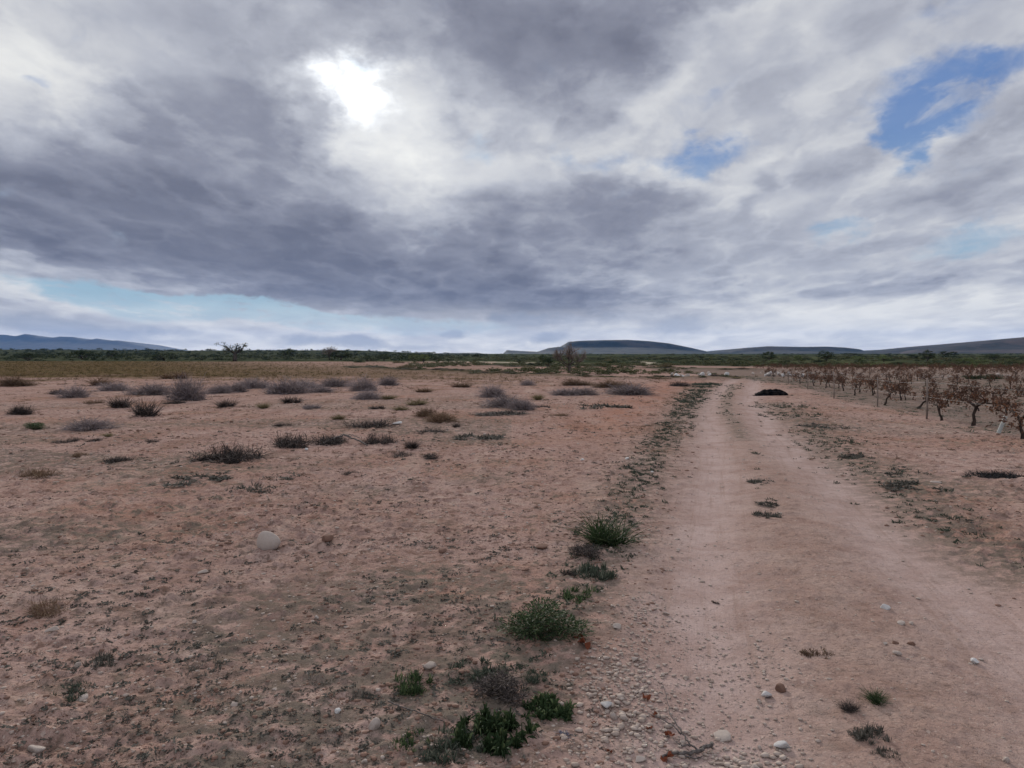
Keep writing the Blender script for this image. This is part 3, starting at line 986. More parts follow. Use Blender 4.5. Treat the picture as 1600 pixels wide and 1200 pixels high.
# ---------------------------------------------------------------- loose cover nobody could count
def build_gravel():
    rg = np.random.default_rng(11)
    big = [stone_shape(1, s) for s in range(6)]
    V8, T8 = ico(1)
    P, S_ = [], []
    # spread over field and road, thinner on the ruts
    n = 36000
    r = 2.2 * np.exp(rg.random(n) * math.log(30 / 2.2)); a = np.radians(rg.uniform(-44, 44, n))
    x, y = r * np.sin(a), r * np.cos(a)
    rut, road = masks(x, y)
    dens = ss(fbm(x * 0.8, y * 0.8, 91, 4), 0.38, 0.66) * (1 - 0.55 * rut) + 0.10
    k = rg.random(n) < dens * 0.75
    x, y, r = x[k], y[k], r[k]
    s = 0.0045 * (1 + 3.0 * rg.random(len(x)) ** 5) * (0.6 + 0.10 * r)
    P.append(np.column_stack([x, y, gzs(x, y)])); S_.append(s)
    # heaps of pale pebbles between the ruts
    for (px, py, sx, sy, cnt, sc) in [(975, 1045, 0.14, 0.22, 420, 1.2), (985, 1110, 0.13, 0.20, 420, 1.45), (1175, 1190, 0.12, 0.09, 170, 1.6),
                                      (1040, 1175, 0.25, 0.12, 260, 1.1), (1000, 960, 0.14, 0.30, 260, 1.0), (1100, 1000, 0.24, 0.40, 420, 0.8),
                                      (1100, 1120, 0.30, 0.22, 350, 0.8), (1160, 1045, 0.16, 0.16, 120, 1.0), (1010, 830, 0.20, 0.8, 160, 1.3), (1320, 900, 0.8, 0.7, 90, 1.1)]:
        cx, cy = gp(px, py)
        x = cx + rg.normal(size=cnt) * sx; y = cy + rg.normal(size=cnt) * sy
        s = 0.0062 * sc * (0.6 + 1.9 * rg.random(cnt) ** 2.6)
        P.append(np.column_stack([x, y, gzs(x, y) + s * 0.25])); S_.append(s)
    bl = Bld()
    scatter(bl, big, np.vstack(P), np.concatenate(S_), rg)
    o = link('gravel', bl.mesh('gravel'), M['pebble'])
    tag(o, kind='stuff')
    # crumbs of red soil
    n = 26000
    r = 2.2 * np.exp(rg.random(n) * math.log(26 / 2.2)); a = np.radians(rg.uniform(-44, 44, n))
    x, y = r * np.sin(a), r * np.cos(a)
    rut, road = masks(x, y)
    k = rg.random(n) < (1 - road) * ss(fbm(x * 1.1, y * 1.1, 95, 4), 0.36, 0.60)
    x, y, r = x[k], y[k], r[k]
    s = 0.006 * (1 + 2.8 * rg.random(len(x)) ** 4) * (0.6 + 0.10 * r)
    bl = Bld()
    scatter(bl, big, np.column_stack([x, y, gzs(x, y)]), s, rg)
    tag(link('soil_crumbs', bl.mesh('soil_crumbs'), M['clod']), kind='stuff')


build_gravel()


def cover(name, mat, x, y, size, rg, per=12, hgt=0.6, width=0.16, spread=1.3, seg=2, belly=True, droop=0.3):
    n = len(x)
    c = np.column_stack([x, y, gzs(x, y)])
    P = np.repeat(c, per, 0) + disc(n * per, 0.5, rg) * np.repeat(size, per)[:, None]
    d = norm(hemi(n * per, spread, rg)) * [1, 1, hgt * 1.6]
    bl = Bld()
    s = np.repeat(size, per)
    blades(bl, P - [0, 0, 0.002], d, s * rg.uniform(0.2, 0.7, n * per), s * width, droop, seg, rg, belly=belly,
           R=np.clip(np.repeat(rg.random(n), per) * 0.6 + rg.random(n * per) * 0.4, 0, 1))
    o = link(name, bl.mesh(name), M[mat])
    tag(o, kind='stuff')


def build_cover():
    rg = np.random.default_rng(23)
    # little dark weeds crusting the field in front of the camera
    n = 30000
    r = 2.3 * np.exp(rg.random(n) * math.log(17 / 2.3)); a = np.radians(rg.uniform(-42, 40, n))
    x, y = r * np.sin(a), r * np.cos(a)
    rut, road = masks(x, y)
    left = ss(x, xat(y, VERGE) + 0.1, xat(y, VERGE) - 0.5)
    f = fbm(x * 1.3, y * 1.3, 101, 4)
    dens = (1 - road) * (left * ss(f, 0.40, 0.60) * (0.45 + 0.55 * ss(r, 9, 4)) + (1 - left) * 0.25 * ss(f, 0.52, 0.66))
    k = rg.random(n) < dens
    x, y, r = x[k], y[k], r[k]
    cover('ground_weeds', 'weedmat', x, y, 0.021 * (0.5 + 2.0 * rg.random(len(x)) ** 3) * (0.75 + 0.09 * r), rg, 13, 0.5, 0.22)
    # weeds along both edges of the track
    xs, ys = [], []
    for Pl, w, cnt in ((VERGE, 0.15, 2800), (VERGE_R, 0.30, 900), (MIDSTRIP, 0.08, 160)):
        seg = np.hypot(*np.diff(Pl, axis=0).T); cum = np.concatenate([[0], np.cumsum(seg)])
        t = rg.random(cnt) ** 1.1 * cum[-1]
        cx, cy = np.interp(t, cum, Pl[:, 0]), np.interp(t, cum, Pl[:, 1])
        f = vn(t * 0.9, t * 0 + w * 50, 7)
        k = rg.random(cnt) < ss(f, 0.15, 0.7) * (1.0 if Pl is not VERGE else ss(cy, 2.5, 6) * 0.8 + 0.2)
        cx, cy = cx[k], cy[k]
        g = rg.normal(size=(2, len(cx))) * w * (0.55 + 0.055 * cy)
        xs.append(cx + g[0]); ys.append(cy + g[1])
    x, y = np.concatenate(xs), np.concatenate(ys)
    cover('verge_weeds', 'teal', x, y, 0.045 * (0.5 + 1.3 * rg.random(len(x))) * (0.7 + 0.05 * y), rg, 14, 0.7, 0.14)
    # small dry weeds over the field, thickening towards its far side
    n = 9000
    y = 9 + 50 * rg.random(n) ** 0.75; x = rg.uniform(-1, 1, n) * (y * 0.74)
    rut, road = masks(x, y)
    f = fbm(x * 0.35, y * 0.35, 111, 4)
    k = rg.random(n) < (1 - road) * ss(f, 0.44, 0.62) * np.where(x > xat(y, VERGE), 0.28, 0.85)
    x, y = x[k], y[k]
    cover('dry_weeds', 'brown', x, y, 0.135 * (0.5 + 1.2 * rg.random(len(x)) ** 2) * (0.5 + 0.018 * y), rg, 22, 0.7, 0.05, belly=False, seg=2)
    n = 5000
    y = 10 + 44 * rg.random(n) ** 0.8; x = rg.uniform(-1, 1, n) * (y * 0.74)
    rut, road = masks(x, y)
    f = fbm(x * 0.30, y * 0.30, 131, 4)
    k = rg.random(n) < (1 - road) * ss(f, 0.48, 0.62) * np.where(x > xat(y, VERGE), 0.35, 0.7)
    x, y = x[k], y[k]
    cover('dry_weeds', 'weedmat', x, y, 0.11 * (0.5 + 1.2 * rg.random(len(x)) ** 2) * (0.5 + 0.018 * y), rg, 20, 0.35, 0.07, belly=False, seg=2)
    # the belt of ochre grass across the back of the field
    n = 15000
    y = 40 + 140 * rg.random(n) ** 1.25; x = rg.uniform(-1.0, 0.45, n) * y * 0.74
    w = (fbm(x * 0.05, y * 0.05, 61, 3) - 0.5)
    g = ss(y + w * 30 + (fbm(x * .4, y * .4, 63, 3) - .5) * 24, 44, 68) * (1 - 0.9 * ss(x + 0.55 * y, 0, 55))
    by = np.interp(x, BANK[:, 0], BANK[:, 1], left=185, right=60)
    k = (rg.random(n) < 0.12 + g) & (y < by - 3) & ~((y < 46) & (g < 0.3))
    x, y = x[k], y[k]
    cover('dry_grass', 'straw', x, y, 0.30 * (0.5 + 0.9 * rg.random(len(x))) * (0.7 + 0.004 * y), rg, 9, 0.75, 0.05, 0.9, 2, False, 0.2)


build_cover()

# ---------------------------------------------------------------- shrubs of the field
# px, base py, width px, height px, form, material, label
SHRUBS = [
    (286, 627, 50, 37, 'wisp', 'grey', 'tallest pale grey twiggy shrub in the left of the field, like a ball of wire'),
    (223, 649, 42, 27, 'tuft', 'dark', 'dark brown spiky shrub in front of the tall grey ball of twigs'),
    (186, 637, 38, 20, 'tuft', 'dark', 'dark brown spiky shrub just left of the larger spiky one'),
    (225, 618, 56, 19, 'wisp', 'grey', 'wide blue grey shrub left of the tall ball of twigs'),
    (172, 611, 42, 14, 'wisp', 'grey', 'faint grey shrub behind the wide blue grey one'),
    (106, 622, 40, 19, 'wisp', 'grey', 'rounded grey brown shrub near the left edge of the photo'),
    (75, 617, 30, 9, 'mat', 'dark', 'flat dark shrub touching the left side of the rounded grey brown one'),
    (18, 604, 44, 15, 'wisp', 'brown', 'brownish shrub cut by the left edge of the photo at the start of the grass'),
    (26, 648, 30, 15, 'wisp', 'dark', 'small dark domed shrub at the far left, alone on bare soil'),
    (53, 668, 26, 11, 'bushy', 'green', 'small dark green plant at the far left on bare soil'),
    (134, 670, 64, 19, 'wisp', 'grey', 'broad low grey shrub with a dark foot on the left of the field'),
    (141, 631, 28, 8, 'mat', 'brown', 'small brown mat left of the two dark spiky shrubs'),
    (269, 632, 28, 6, 'mat', 'dark', 'thin dark mat at the foot of the tall ball of twigs'),
    (334, 615, 36, 15, 'wisp', 'grey', 'low grey shrub right of the tall ball of twigs'),
    (364, 613, 34, 15, 'wisp', 'grey', 'low grey purple shrub joined to the one left of it'),
    (396, 607, 46, 17, 'wisp', 'grey', 'purple grey shrub behind the broadest purple shrub'),
    (441, 616, 58, 24, 'wisp', 'grey', 'broadest purple grey shrub, with a pale stone at its right foot'),
    (478, 606, 46, 13, 'wisp', 'grey', 'hazy purple shrub at the back of the purple row'),
    (520, 604, 44, 14, 'wisp', 'grey', 'hazy purple shrub ending the purple row on the right'),
    (494, 614, 40, 10, 'wisp', 'grey', 'low grey shrub right of the broadest purple one'),
    (568, 611, 38, 23, 'wisp', 'grey', 'upright purple grey shrub, the rear of a close pair'),
    (567, 626, 40, 15, 'wisp', 'grey', 'low purple grey shrub, the front of a close pair'),
    (606, 602, 30, 15, 'wisp', 'grey', 'round grey shrub alone at the edge of the grass'),
    (265, 593, 40, 13, 'tuft', 'brown', 'brown tuft rising from the ochre grass at left'),
    (140, 603, 42, 14, 'tuft', 'brown', 'rusty tuft at the front edge of the ochre grass'),
    (350, 637, 28, 14, 'tuft', 'dark', 'small dark tuft with an olive top, alone right of the spiky pair'),
    (406, 638, 24, 10, 'tuft', 'olive', 'small olive tuft between two dark ones'),
    (456, 631, 32, 12, 'tuft', 'dark', 'dark olive tuft below the broadest purple shrub'),
    (484, 639, 30, 7, 'mat', 'grey', 'faint grey mat right of the dark olive tuft'),
    (528, 657, 22, 10, 'tuft', 'olive', 'yellow olive tuft above the long dark mats'),
    (611, 626, 30, 8, 'tuft', 'olive', 'thin olive tuft right of the close purple pair'),
    (646, 634, 36, 10, 'tuft', 'olive', 'wide olive tuft in the middle of the field'),
    (620, 643, 28, 8, 'tuft', 'olive', 'flat olive tuft in front of the wide olive one'),
    (588, 640, 20, 6, 'mat', 'dark', 'tiny dark mat left of the flat olive tuft'),
    (581, 667, 58, 14, 'mat', 'dark', 'dark mat just left of the white rock'),
    (663, 652, 32, 13, 'wisp', 'brown', 'brown shrub above the white rock'),
    (692, 660, 44, 17, 'wisp', 'brown', 'reddish brown shrub right of the white rock'),
    (672, 677, 42, 7, 'mat', 'dark', 'thin dark mat in front of the reddish brown shrub'),
    (716, 668, 16, 9, 'tuft', 'dark', 'small dark tuft right of the reddish brown shrub'),
    (770, 621, 42, 20, 'wisp', 'grey', 'hazy purple shrub behind the large purple brown one'),
    (785, 638, 64, 18, 'wisp', 'grey', 'large purple brown shrub in the middle of the field'),
    (816, 642, 38, 17, 'wisp', 'grey', 'grey twiggy shrub joined to the right of the large purple brown one'),
    (776, 648, 74, 6, 'mat', 'dark', 'long black line of dead stems in front of the large purple brown shrub'),
    (843, 625, 24, 10, 'tuft', 'olive', 'small grey olive tuft right of the large purple brown shrub'),
    (826, 602, 22, 10, 'wisp', 'grey', 'small round shrub nearest to the bank left of the bare tree'),
    (887, 619, 46, 12, 'wisp', 'grey', 'low purple shrub, left one of a joined pair below the bare tree'),
    (918, 618, 36, 12, 'wisp', 'grey', 'low purple shrub, right one of a joined pair below the bare tree'),
    (985, 617, 70, 18, 'wisp', 'grey', 'thin grey haze of stems between the bare tree and the track'),
    (935, 640, 80, 10, 'creep', 'weedmat', 'flat grey green patch of weeds below the joined purple pair'),
    (97, 689, 42, 7, 'mat', 'dark', 'flat dark mat in the left of the field below the broad grey shrub'),
    (144, 687, 20, 6, 'mat', 'dark', 'small dark mat right of the longer flat one'),
    (167, 680, 20, 7, 'tuft', 'olive', 'tiny olive tuft right of the small dark mats'),
    (237, 690, 20, 5, 'mat', 'dark', 'tiny dark mat alone on the bare left of the field'),
    (122, 712, 20, 7, 'mat', 'brown', 'small brown mat on bare soil at the left'),
    (182, 721, 40, 10, 'mat', 'dark', 'dark mat with a straw coloured back on the left'),
    (352, 720, 104, 25, 'mat', 'dark', 'large dark grey mat with a hazy top, nearest of the big mats'),
    (281, 756, 96, 8, 'creep', 'weedmat', 'long grey green smear of weeds below the big dark mats'),
    (388, 767, 68, 13, 'creep', 'weedmat', 'dark clump of creeping weeds with pale stones around it'),
    (428, 747, 64, 7, 'creep', 'weedmat', 'grey green smear of weeds above the stony clump'),
    (48, 744, 56, 15, 'mat', 'brown', 'reddish brown dead mat at the left edge behind a pale clod'),
    (440, 665, 26, 7, 'mat', 'dark', 'thin dark mat in front of the spiky olive tufts'),
    (456, 697, 68, 23, 'mat', 'dark', 'thick dark mat left of the fallen branch'),
    (528, 694, 64, 15, 'mat', 'dark', 'dark dead mat that the pale fallen branch lies on'),
    (590, 693, 52, 18, 'mat', 'dark', 'dark spiky mat at the right end of the fallen branch'),
    (646, 702, 30, 15, 'tuft', 'dark', 'brown olive tuft right of the fallen branch'),
    (617, 712, 48, 8, 'mat', 'dark', 'flat dark mat in front of the brown olive tuft'),
    (663, 715, 30, 7, 'mat', 'dark', 'small grey black mat right of the flat dark one'),
    (747, 688, 70, 10, 'creep', 'weedmat', 'grey smear of weeds in the middle of the field'),
    (549, 741, 30, 7, 'mat', 'dark', 'small dark mat alone in the middle of the near field'),
    (70, 958, 66, 24, 'mat', 'brown', 'reddish brown dry weed in the left foreground'),
    (1075, 604, 32, 9, 'mat', 'dark', 'small shrub where the track meets the bank'),
    (843, 638, 30, 5, 'mat', 'dark', 'thin dark mat right of the twiggy grey shrub'),
    (875, 650, 26, 5, 'mat', 'brown', 'tiny brown mat on red soil below the purple pair'),
    (720, 606, 30, 9, 'tuft', 'brown', 'brown tuft at the back of the field left of the purple haze'),
    (660, 614, 34, 8, 'tuft', 'brown', 'low brown tuft at the back of the field right of the round grey shrub'),
    (905, 603, 44, 10, 'wisp', 'brown', 'low brown shrub just below the bank right of the bare tree'),
    (955, 606, 50, 11, 'wisp', 'brown', 'brown haze of stems below the bank'),
    (1340, 718, 40, 5, 'creep', 'weedmat', 'dark creeping weed right of the track beside a fallen twig'),
    (1300, 668, 70, 6, 'creep', 'weedmat', 'grey green patch on the bare strip between track and vines'),
    (1415, 745, 80, 8, 'creep', 'weedmat', 'wide grey patch of weeds left of the charred mat'),
    (1452, 770, 90, 8, 'creep', 'weedmat', 'grey weeds with straw below the charred mat'),
]
for i, (px, py, w, h, kind, mat, label) in enumerate(SHRUBS):
    x, y = gp(px, py)
    k = y / FPX
    me = shrub_of(kind, i % 4, mat)
    o = link('dry_shrub', me, None, loc=(x, y + w * k * 0.30, gz(x, y + w * k * 0.3) - 0.01))
    o.rotation_euler = (0, 0, i * 2.4)
    hh = h * k * {'wisp': 0.85, 'mat': 0.66, 'tuft': 0.88, 'bushy': 0.9, 'creep': 0.45}[kind]
    ww = w * k * {'wisp': 1.10, 'mat': 1.0, 'tuft': 1.1, 'bushy': 1.1, 'creep': 1.1}[kind]
    o.scale = (ww, ww, max(hh, 0.03))
    tag(o, label, 'shrub', 'dead shrubs and tufts on the open field')

# nearer weeds along the left edge of the track
WEEDS = [
    (850, 1004, 104, 58, 'bushy', 'green', 'dense dark green bushy weed beside a red brown dead leaf', 'bushy_weed'),
    (772, 1164, 104, 52, 'leafy', 'green', 'brightest green leafy weed in the foreground, with long narrow leaves', 'leafy_weed'),
    (852, 1117, 68, 34, 'leafy', 'green', 'smaller leafy weed right of the brightest green one', 'leafy_weed'),
    (775, 1100, 74, 40, 'bushy', 'dark', 'dark brown dying weed behind the brightest green one', 'bushy_weed'),
    (955, 850, 92, 46, 'tuft', 'green', 'spreading grassy green weed farthest along the track edge', 'grassy_weed'),
    (920, 873, 46, 22, 'bushy', 'dark', 'dark red brown tuft between the grassy weed and the blue green one', 'dead_tuft'),
    (934, 903, 56, 20, 'creep', 'teal', 'blue green creeping weed below the dark red brown tuft', 'creeping_weed'),
    (892, 902, 24, 15, 'tuft', 'dark', 'small dark tuft left of the blue green creeping weed', 'dead_tuft'),
    (908, 937, 52, 16, 'creep', 'green', 'dark green creeping weed behind the dense bushy one', 'creeping_weed'),
    (640, 1080, 56, 22, 'creep', 'green', 'grey green weed left of the dark dying one', 'creeping_weed'),
    (835, 1065, 38, 12, 'creep', 'teal', 'flat blue green weed between the bushy and the leafy ones', 'creeping_weed'),
    (740, 1062, 80, 16, 'creep', 'teal', 'faint grey green weed left of the flat blue green one', 'creeping_weed'),
    (700, 1182, 90, 24, 'creep', 'teal', 'dark low weed at the bottom left of the brightest green one', 'creeping_weed'),
    (640, 1165, 60, 20, 'creep', 'green', 'dark low weed nearest the bottom edge left of the leafy weeds', 'creeping_weed'),
    (1370, 1108, 42, 20, 'tuft', 'green', 'small green tuft on the bare track at the right', 'grassy_weed'),
    (1330, 1119, 34, 18, 'tuft', 'dark', 'dark dead tuft left of the small green tuft on the track', 'dead_tuft'),
    (1366, 1166, 52, 22, 'creep', 'weedmat', 'grey black weed below the small green tuft on the track', 'creeping_weed'),
    (1388, 1196, 34, 14, 'creep', 'weedmat', 'grey black weed at the bottom edge of the photo on the track', 'creeping_weed'),
    (1278, 1030, 40, 10, 'creep', 'brown', 'brown flat weed in the middle of the track', 'creeping_weed'),
    (1193, 757, 34, 7, 'creep', 'weedmat', 'olive weed between the ruts, farthest of three', 'creeping_weed'),
    (1199, 794, 30, 6, 'creep', 'weedmat', 'thin weed between the ruts, middle one of three', 'creeping_weed'),
    (1200, 810, 36, 8, 'creep', 'weedmat', 'flat dark weed between the ruts, nearest of three', 'creeping_weed'),
    (560, 1090, 40, 12, 'creep', 'weedmat', 'dark weed in the left foreground right of the pale chip', 'creeping_weed'),
    (310, 1050, 60, 14, 'creep', 'weedmat', 'grey weed in the left foreground below the big pale stone', 'creeping_weed'),
    (155, 1040, 40, 18, 'creep', 'weedmat', 'blackish weed in the left foreground below the reddish dry weed', 'creeping_weed'),
    (110, 1090, 60, 14, 'creep', 'teal', 'grey green weed in the lower left corner', 'creeping_weed'),
]
for i, (px, py, w, h, kind, mat, label, nm) in enumerate(WEEDS):
    x, y = gp(px, py)
    k = y / FPX
    me = shrub_of(kind, 4 + i % 3, mat)
    ww, hh = w * k * {'bushy': 1.05, 'leafy': 1.1, 'tuft': 1.1, 'creep': 1.1}[kind], h * k * {'bushy': 0.85, 'leafy': 0.48, 'tuft': 0.85, 'creep': 0.55}[kind]
    o = link(nm, me, None, loc=(x, y + ww * 0.22, gz(x, y + ww * 0.22) - 0.006))
    o.rotation_euler = (0, 0, i * 1.9)
    o.scale = (ww, ww, hh)
    tag(o, label, 'weed', 'weeds along and between the ruts of the track')

# ---------------------------------------------------------------- stones
STONES = [
    (415, 859, 34, 30, 'stone', 'large smooth pale boulder standing on the field like an egg'),
    (510, 852, 32, 12, 'clod', 'reddish flat stone right of the large smooth boulder'),
    (363, 1104, 26, 9, 'stone', 'long pale splinter of stone in the left foreground'),
    (52, 1178, 30, 18, 'stone', 'pinkish wedge of stone in the lower left corner'),
    (317, 896, 20, 8, 'stone', 'pale yellowish stone below and left of the large smooth boulder'),
    (528, 1114, 16, 13, 'white', 'small whitish stone left of the leafy weeds'),
    (583, 1140, 30, 22, 'stone', 'rounded tan stone at the left end of the bent twig'),
    (671, 1050, 26, 18, 'stone', 'tan stone left of the dense bushy weed'),
    (845, 858, 26, 12, 'clod', 'reddish stone left of the grassy green weed'),
    (948, 1106, 26, 18, 'white', 'whitest stone, on top of the pebble heap by the track'),
    (568, 1192, 18, 12, 'stone', 'pale stone at the bottom edge left of the leafy weed'),
    (1385, 955, 18, 9, 'white', 'white stone on the right of the track, farthest of its kind'),
    (1410, 979, 14, 7, 'stone', 'small pale stone in front of the farthest white stone'),
    (1425, 980, 14, 8, 'stone', 'small pale stone right of another in the middle of the right rut'),
    (1400, 1013, 15, 7, 'clod', 'left one of two small reddish stones on the right rut'),
    (1425, 1014, 15, 8, 'clod', 'right one of two small reddish stones on the right rut'),
    (1403, 1032, 17, 9, 'stone', 'pale stone in front of the two small reddish ones'),
    (1527, 1036, 24, 11, 'white', 'white flat stone near the right edge of the track'),
    (1199, 1090, 26, 17, 'white', 'pale angular stone touching a rounded pink one'),
    (1222, 1083, 26, 15, 'clod', 'rounded pink stone touching a pale angular one'),
    (1188, 1098, 14, 9, 'stone', 'small pale stone in front of the angular one'),
    (1132, 1147, 36, 13, 'stone', 'long flat pale stone lying in the left rut'),
    (1225, 1171, 30, 20, 'white', 'humped pale stone with a dark underside near the bottom of the track'),
    (1133, 1163, 14, 9, 'stone', 'small stone below the long flat pale one'),
    (1575, 1198, 14, 13, 'stone', 'yellowish stone in the lower right corner'),
    (1464, 759, 20, 6, 'stone', 'pinkish flat stone on the bare strip left of the charred mat'),
    (1384, 1014, 10, 5, 'stone', 'tiny stone left of the two small reddish ones'),
    (621, 664, 20, 8, 'white', 'white rock in the middle of the field beside a dark mat'),
    (479, 703, 9, 6, 'white', 'small white stone at the foot of the thick dark mat'),
    (457, 614, 9, 5, 'white', 'small white stone at the foot of the broadest purple shrub'),
    (965, 981, 16, 9, 'stone', 'pale stone left of the rut above the pebble heap'),
    (1041, 955, 14, 8, 'stone', 'pale stone on the edge of the left rut'),
    (992, 1030, 20, 12, 'stone', 'tan stone at the top of the pebble heap'),
    (960, 1120, 18, 15, 'stone', 'grey white stone just below the whitest one'),
    (975, 1122, 16, 14, 'stone', 'pale stone on the right of the pebble heap'),
    (1000, 1185, 24, 10, 'stone', 'flat grey stone at the bottom edge below the twigs'),
    (1180, 1198, 26, 10, 'stone', 'flat stone cut by the bottom edge among pebbles'),
    (1160, 1178, 12, 9, 'stone', 'round pebble at the top of the bottom pebble cluster'),
    (1188, 1166, 13, 9, 'stone', 'largest round pebble of the bottom pebble cluster'),
    (1020, 738, 8, 4, 'white', 'white chip in the weeds left of the track'),
    (910, 722, 9, 4, 'white', 'white chip in the stony field left of the verge'),
    (981, 722, 10, 5, 'white', 'white chip close to the verge'),
    (757, 680, 8, 4, 'stone', 'pale chip in the middle field'),
    (692, 862, 22, 9, 'clod', 'dark red clod left of the reddish stone'),
    (550, 925, 16, 10, 'clod', 'small dark red clod in the left foreground'),
    (493, 966, 16, 8, 'stone', 'pale pinkish stone below the reddish flat stone'),
    (303, 978, 14, 9, 'stone', 'pale round stone in the middle of the left foreground'),
    (118, 1042, 20, 12, 'stone', 'dusty grey stone in the left foreground beside a black weed'),
    (127, 1094, 22, 10, 'stone', 'orange tan stone in the lower left foreground'),
    (80, 992, 24, 12, 'stone', 'orange tan wedge at the left below the reddish dry weed'),
]
STM = {}
for i, (px, py, w, h, mat, label) in enumerate(STONES):
    x, y = gp(px, py)
    k = y / FPX
    key = (i % 9, mat)
    if i == 0:
        V, T = ico(4)
        V = V.copy()
        V[:, 0] *= 1 - 0.34 * V[:, 2]; V[:, 1] *= 1 - 0.34 * V[:, 2]; V[:, 2] *= 1.12
        V *= (1 + 0.05 * (fbm(V[:, 0] * 1.5, V[:, 1] * 1.5 + V[:, 2] * 1.7, 5, 4) - 0.5))[:, None]
        V = V @ np.array(Euler((0.15, -0.38, 0.2)).to_matrix()).T
        me = mesh_np('stone', V, None, T, True, {'rnd': np.full(len(V), .55)})
        me.materials.append(M[mat])
    elif key in STM:
        me = STM[key]
    else:
        V, T = stone_shape(3, 50 + i, 0.62)
        me = mesh_np('stone', V, None, T, False, {'rnd': np.full(len(V), random.random())})
        me.materials.append(M[mat])
        STM[key] = me
    o = link('stone', me, None)
    sw, sh = w * k * 0.52, h * k * 0.52
    o.location = (x, y + sw * 0.5, gz(x, y + sw * 0.5) + sh * (0.45 if i else 0.95))
    o.scale = (sw, sw * 0.8, sh)
    o.rotation_euler = (0.1, -0.1, 0.3 * (i % 5) - 0.6 if w > 1.8 * h else i * 1.3) if i else (0, 0, 0)
    tag(o, label, 'stone', 'stones lying about the field and track')

def nth(i):
    return '%d%s' % (i, 'th' if 10 <= i % 100 <= 20 else {1: 'st', 2: 'nd', 3: 'rd'}.get(i % 10, 'th'))


def number(objs, text):
    """Labels by place: counted from the left as the photograph shows them."""
    for i, o in enumerate(sorted(objs, key=lambda q: q.location.x / q.location.y)):
        o['label'] = '%s, %s from the left' % (text, nth(i + 1))


# ---------------------------------------------------------------- woody things
def tube(bl, pts, rad, sides=5, R=0.5, cap=True):
    pts = np.asarray(pts, float); n = len(pts)
    rad = np.broadcast_to(rad, (n,))
    tg = np.gradient(pts, axis=0); tg = norm(tg)
    ref = np.array([0, 0, 1.0]) if abs(tg[0][2]) < 0.9 else np.array([1.0, 0, 0])
    u = norm(np.cross(tg, ref)); v = np.cross(tg, u)
    a = np.arange(sides) / sides * 2 * math.pi
    ring = pts[:, None] + rad[:, None, None] * (u[:, None] * np.cos(a)[None, :, None] + v[:, None] * np.sin(a)[None, :, None])
    i = np.arange(n - 1)[:, None] * sides; j = np.arange(sides)[None]
    jn = (j + 1) % sides
    q = np.stack([i + j, i + jn, i + sides + jn, i + sides + j], -1).reshape(-1, 4)
    V = ring.reshape(-1, 3)
    T = None
    if cap:
        V = np.vstack([V, pts[:1], pts[-1:]])
        c0, c1 = n * sides, n * sides + 1
        k = np.arange(sides); kn = (k + 1) % sides
        T = np.vstack([np.column_stack([kn, k, np.full(sides, c0)]), np.column_stack([(n - 1) * sides + k, (n - 1) * sides + kn, np.full(sides, c1)])])
    bl.add(V, q, T, R)


def grow(bl, p, d, L, r, depth, rg, tips, kids=3, spread=0.6, up=0.15, wob=0.12, sides=5, minr=0.004, shrink=0.68):
    n = 5
    pts = [np.array(p, float)]
    dd = np.array(d, float)
    for k in range(n - 1):
        dd = norm(dd + rg.normal(size=3) * wob + [0, 0, up * 0.3])
        pts.append(pts[-1] + dd * L / (n - 1))
    rad = np.linspace(r, max(r * 0.62, minr), n)
    tube(bl, pts, rad, sides if r > 0.02 else 3, R=rg.random(), cap=False)
    if depth == 0:
        tips.append((pts[-1], dd)); tips.append((pts[2], dd))
        return
    for c in range(kids if depth > 1 else kids + 1):
        t = 1.0 if c == 0 else rg.uniform(0.45, 1.0)
        q = pts[-1] if c == 0 else pts[min(n - 1, max(1, int(t * (n - 1))))]
        nd = norm(dd + rg.normal(size=3) * spread + [0, 0, up])
        grow(bl, q, nd, L * shrink * rg.uniform(0.8, 1.15), max(rad[-1] * rg.uniform(0.6, 0.8), minr), depth - 1, rg, tips, kids, spread, up, wob, sides, minr, shrink)


def leaf_cloud(bl, C, r, n, size, rg, squash=0.8):
    """n small leaf cards around each centre C."""
    m = len(C)
    c = np.repeat(C, n, 0)
    off = norm(rg.normal(size=(m * n, 3))) * (rg.random((m * n, 1)) ** 0.5) * np.repeat(np.broadcast_to(r, (m,)), n)[:, None] * [1, 1, squash]
    P = c + off
    d = norm(off * 0.4 / max(np.max(r), 1e-3) + rg.normal(size=(m * n, 3)))
    blades(bl, P, d, size * rg.uniform(0.7, 1.4, m * n), size * 0.62, 0.2, 2, rg, belly=True,
           R=np.clip(np.repeat(rg.random(m), n) * 0.7 + rg.random(m * n) * 0.3, 0, 1))


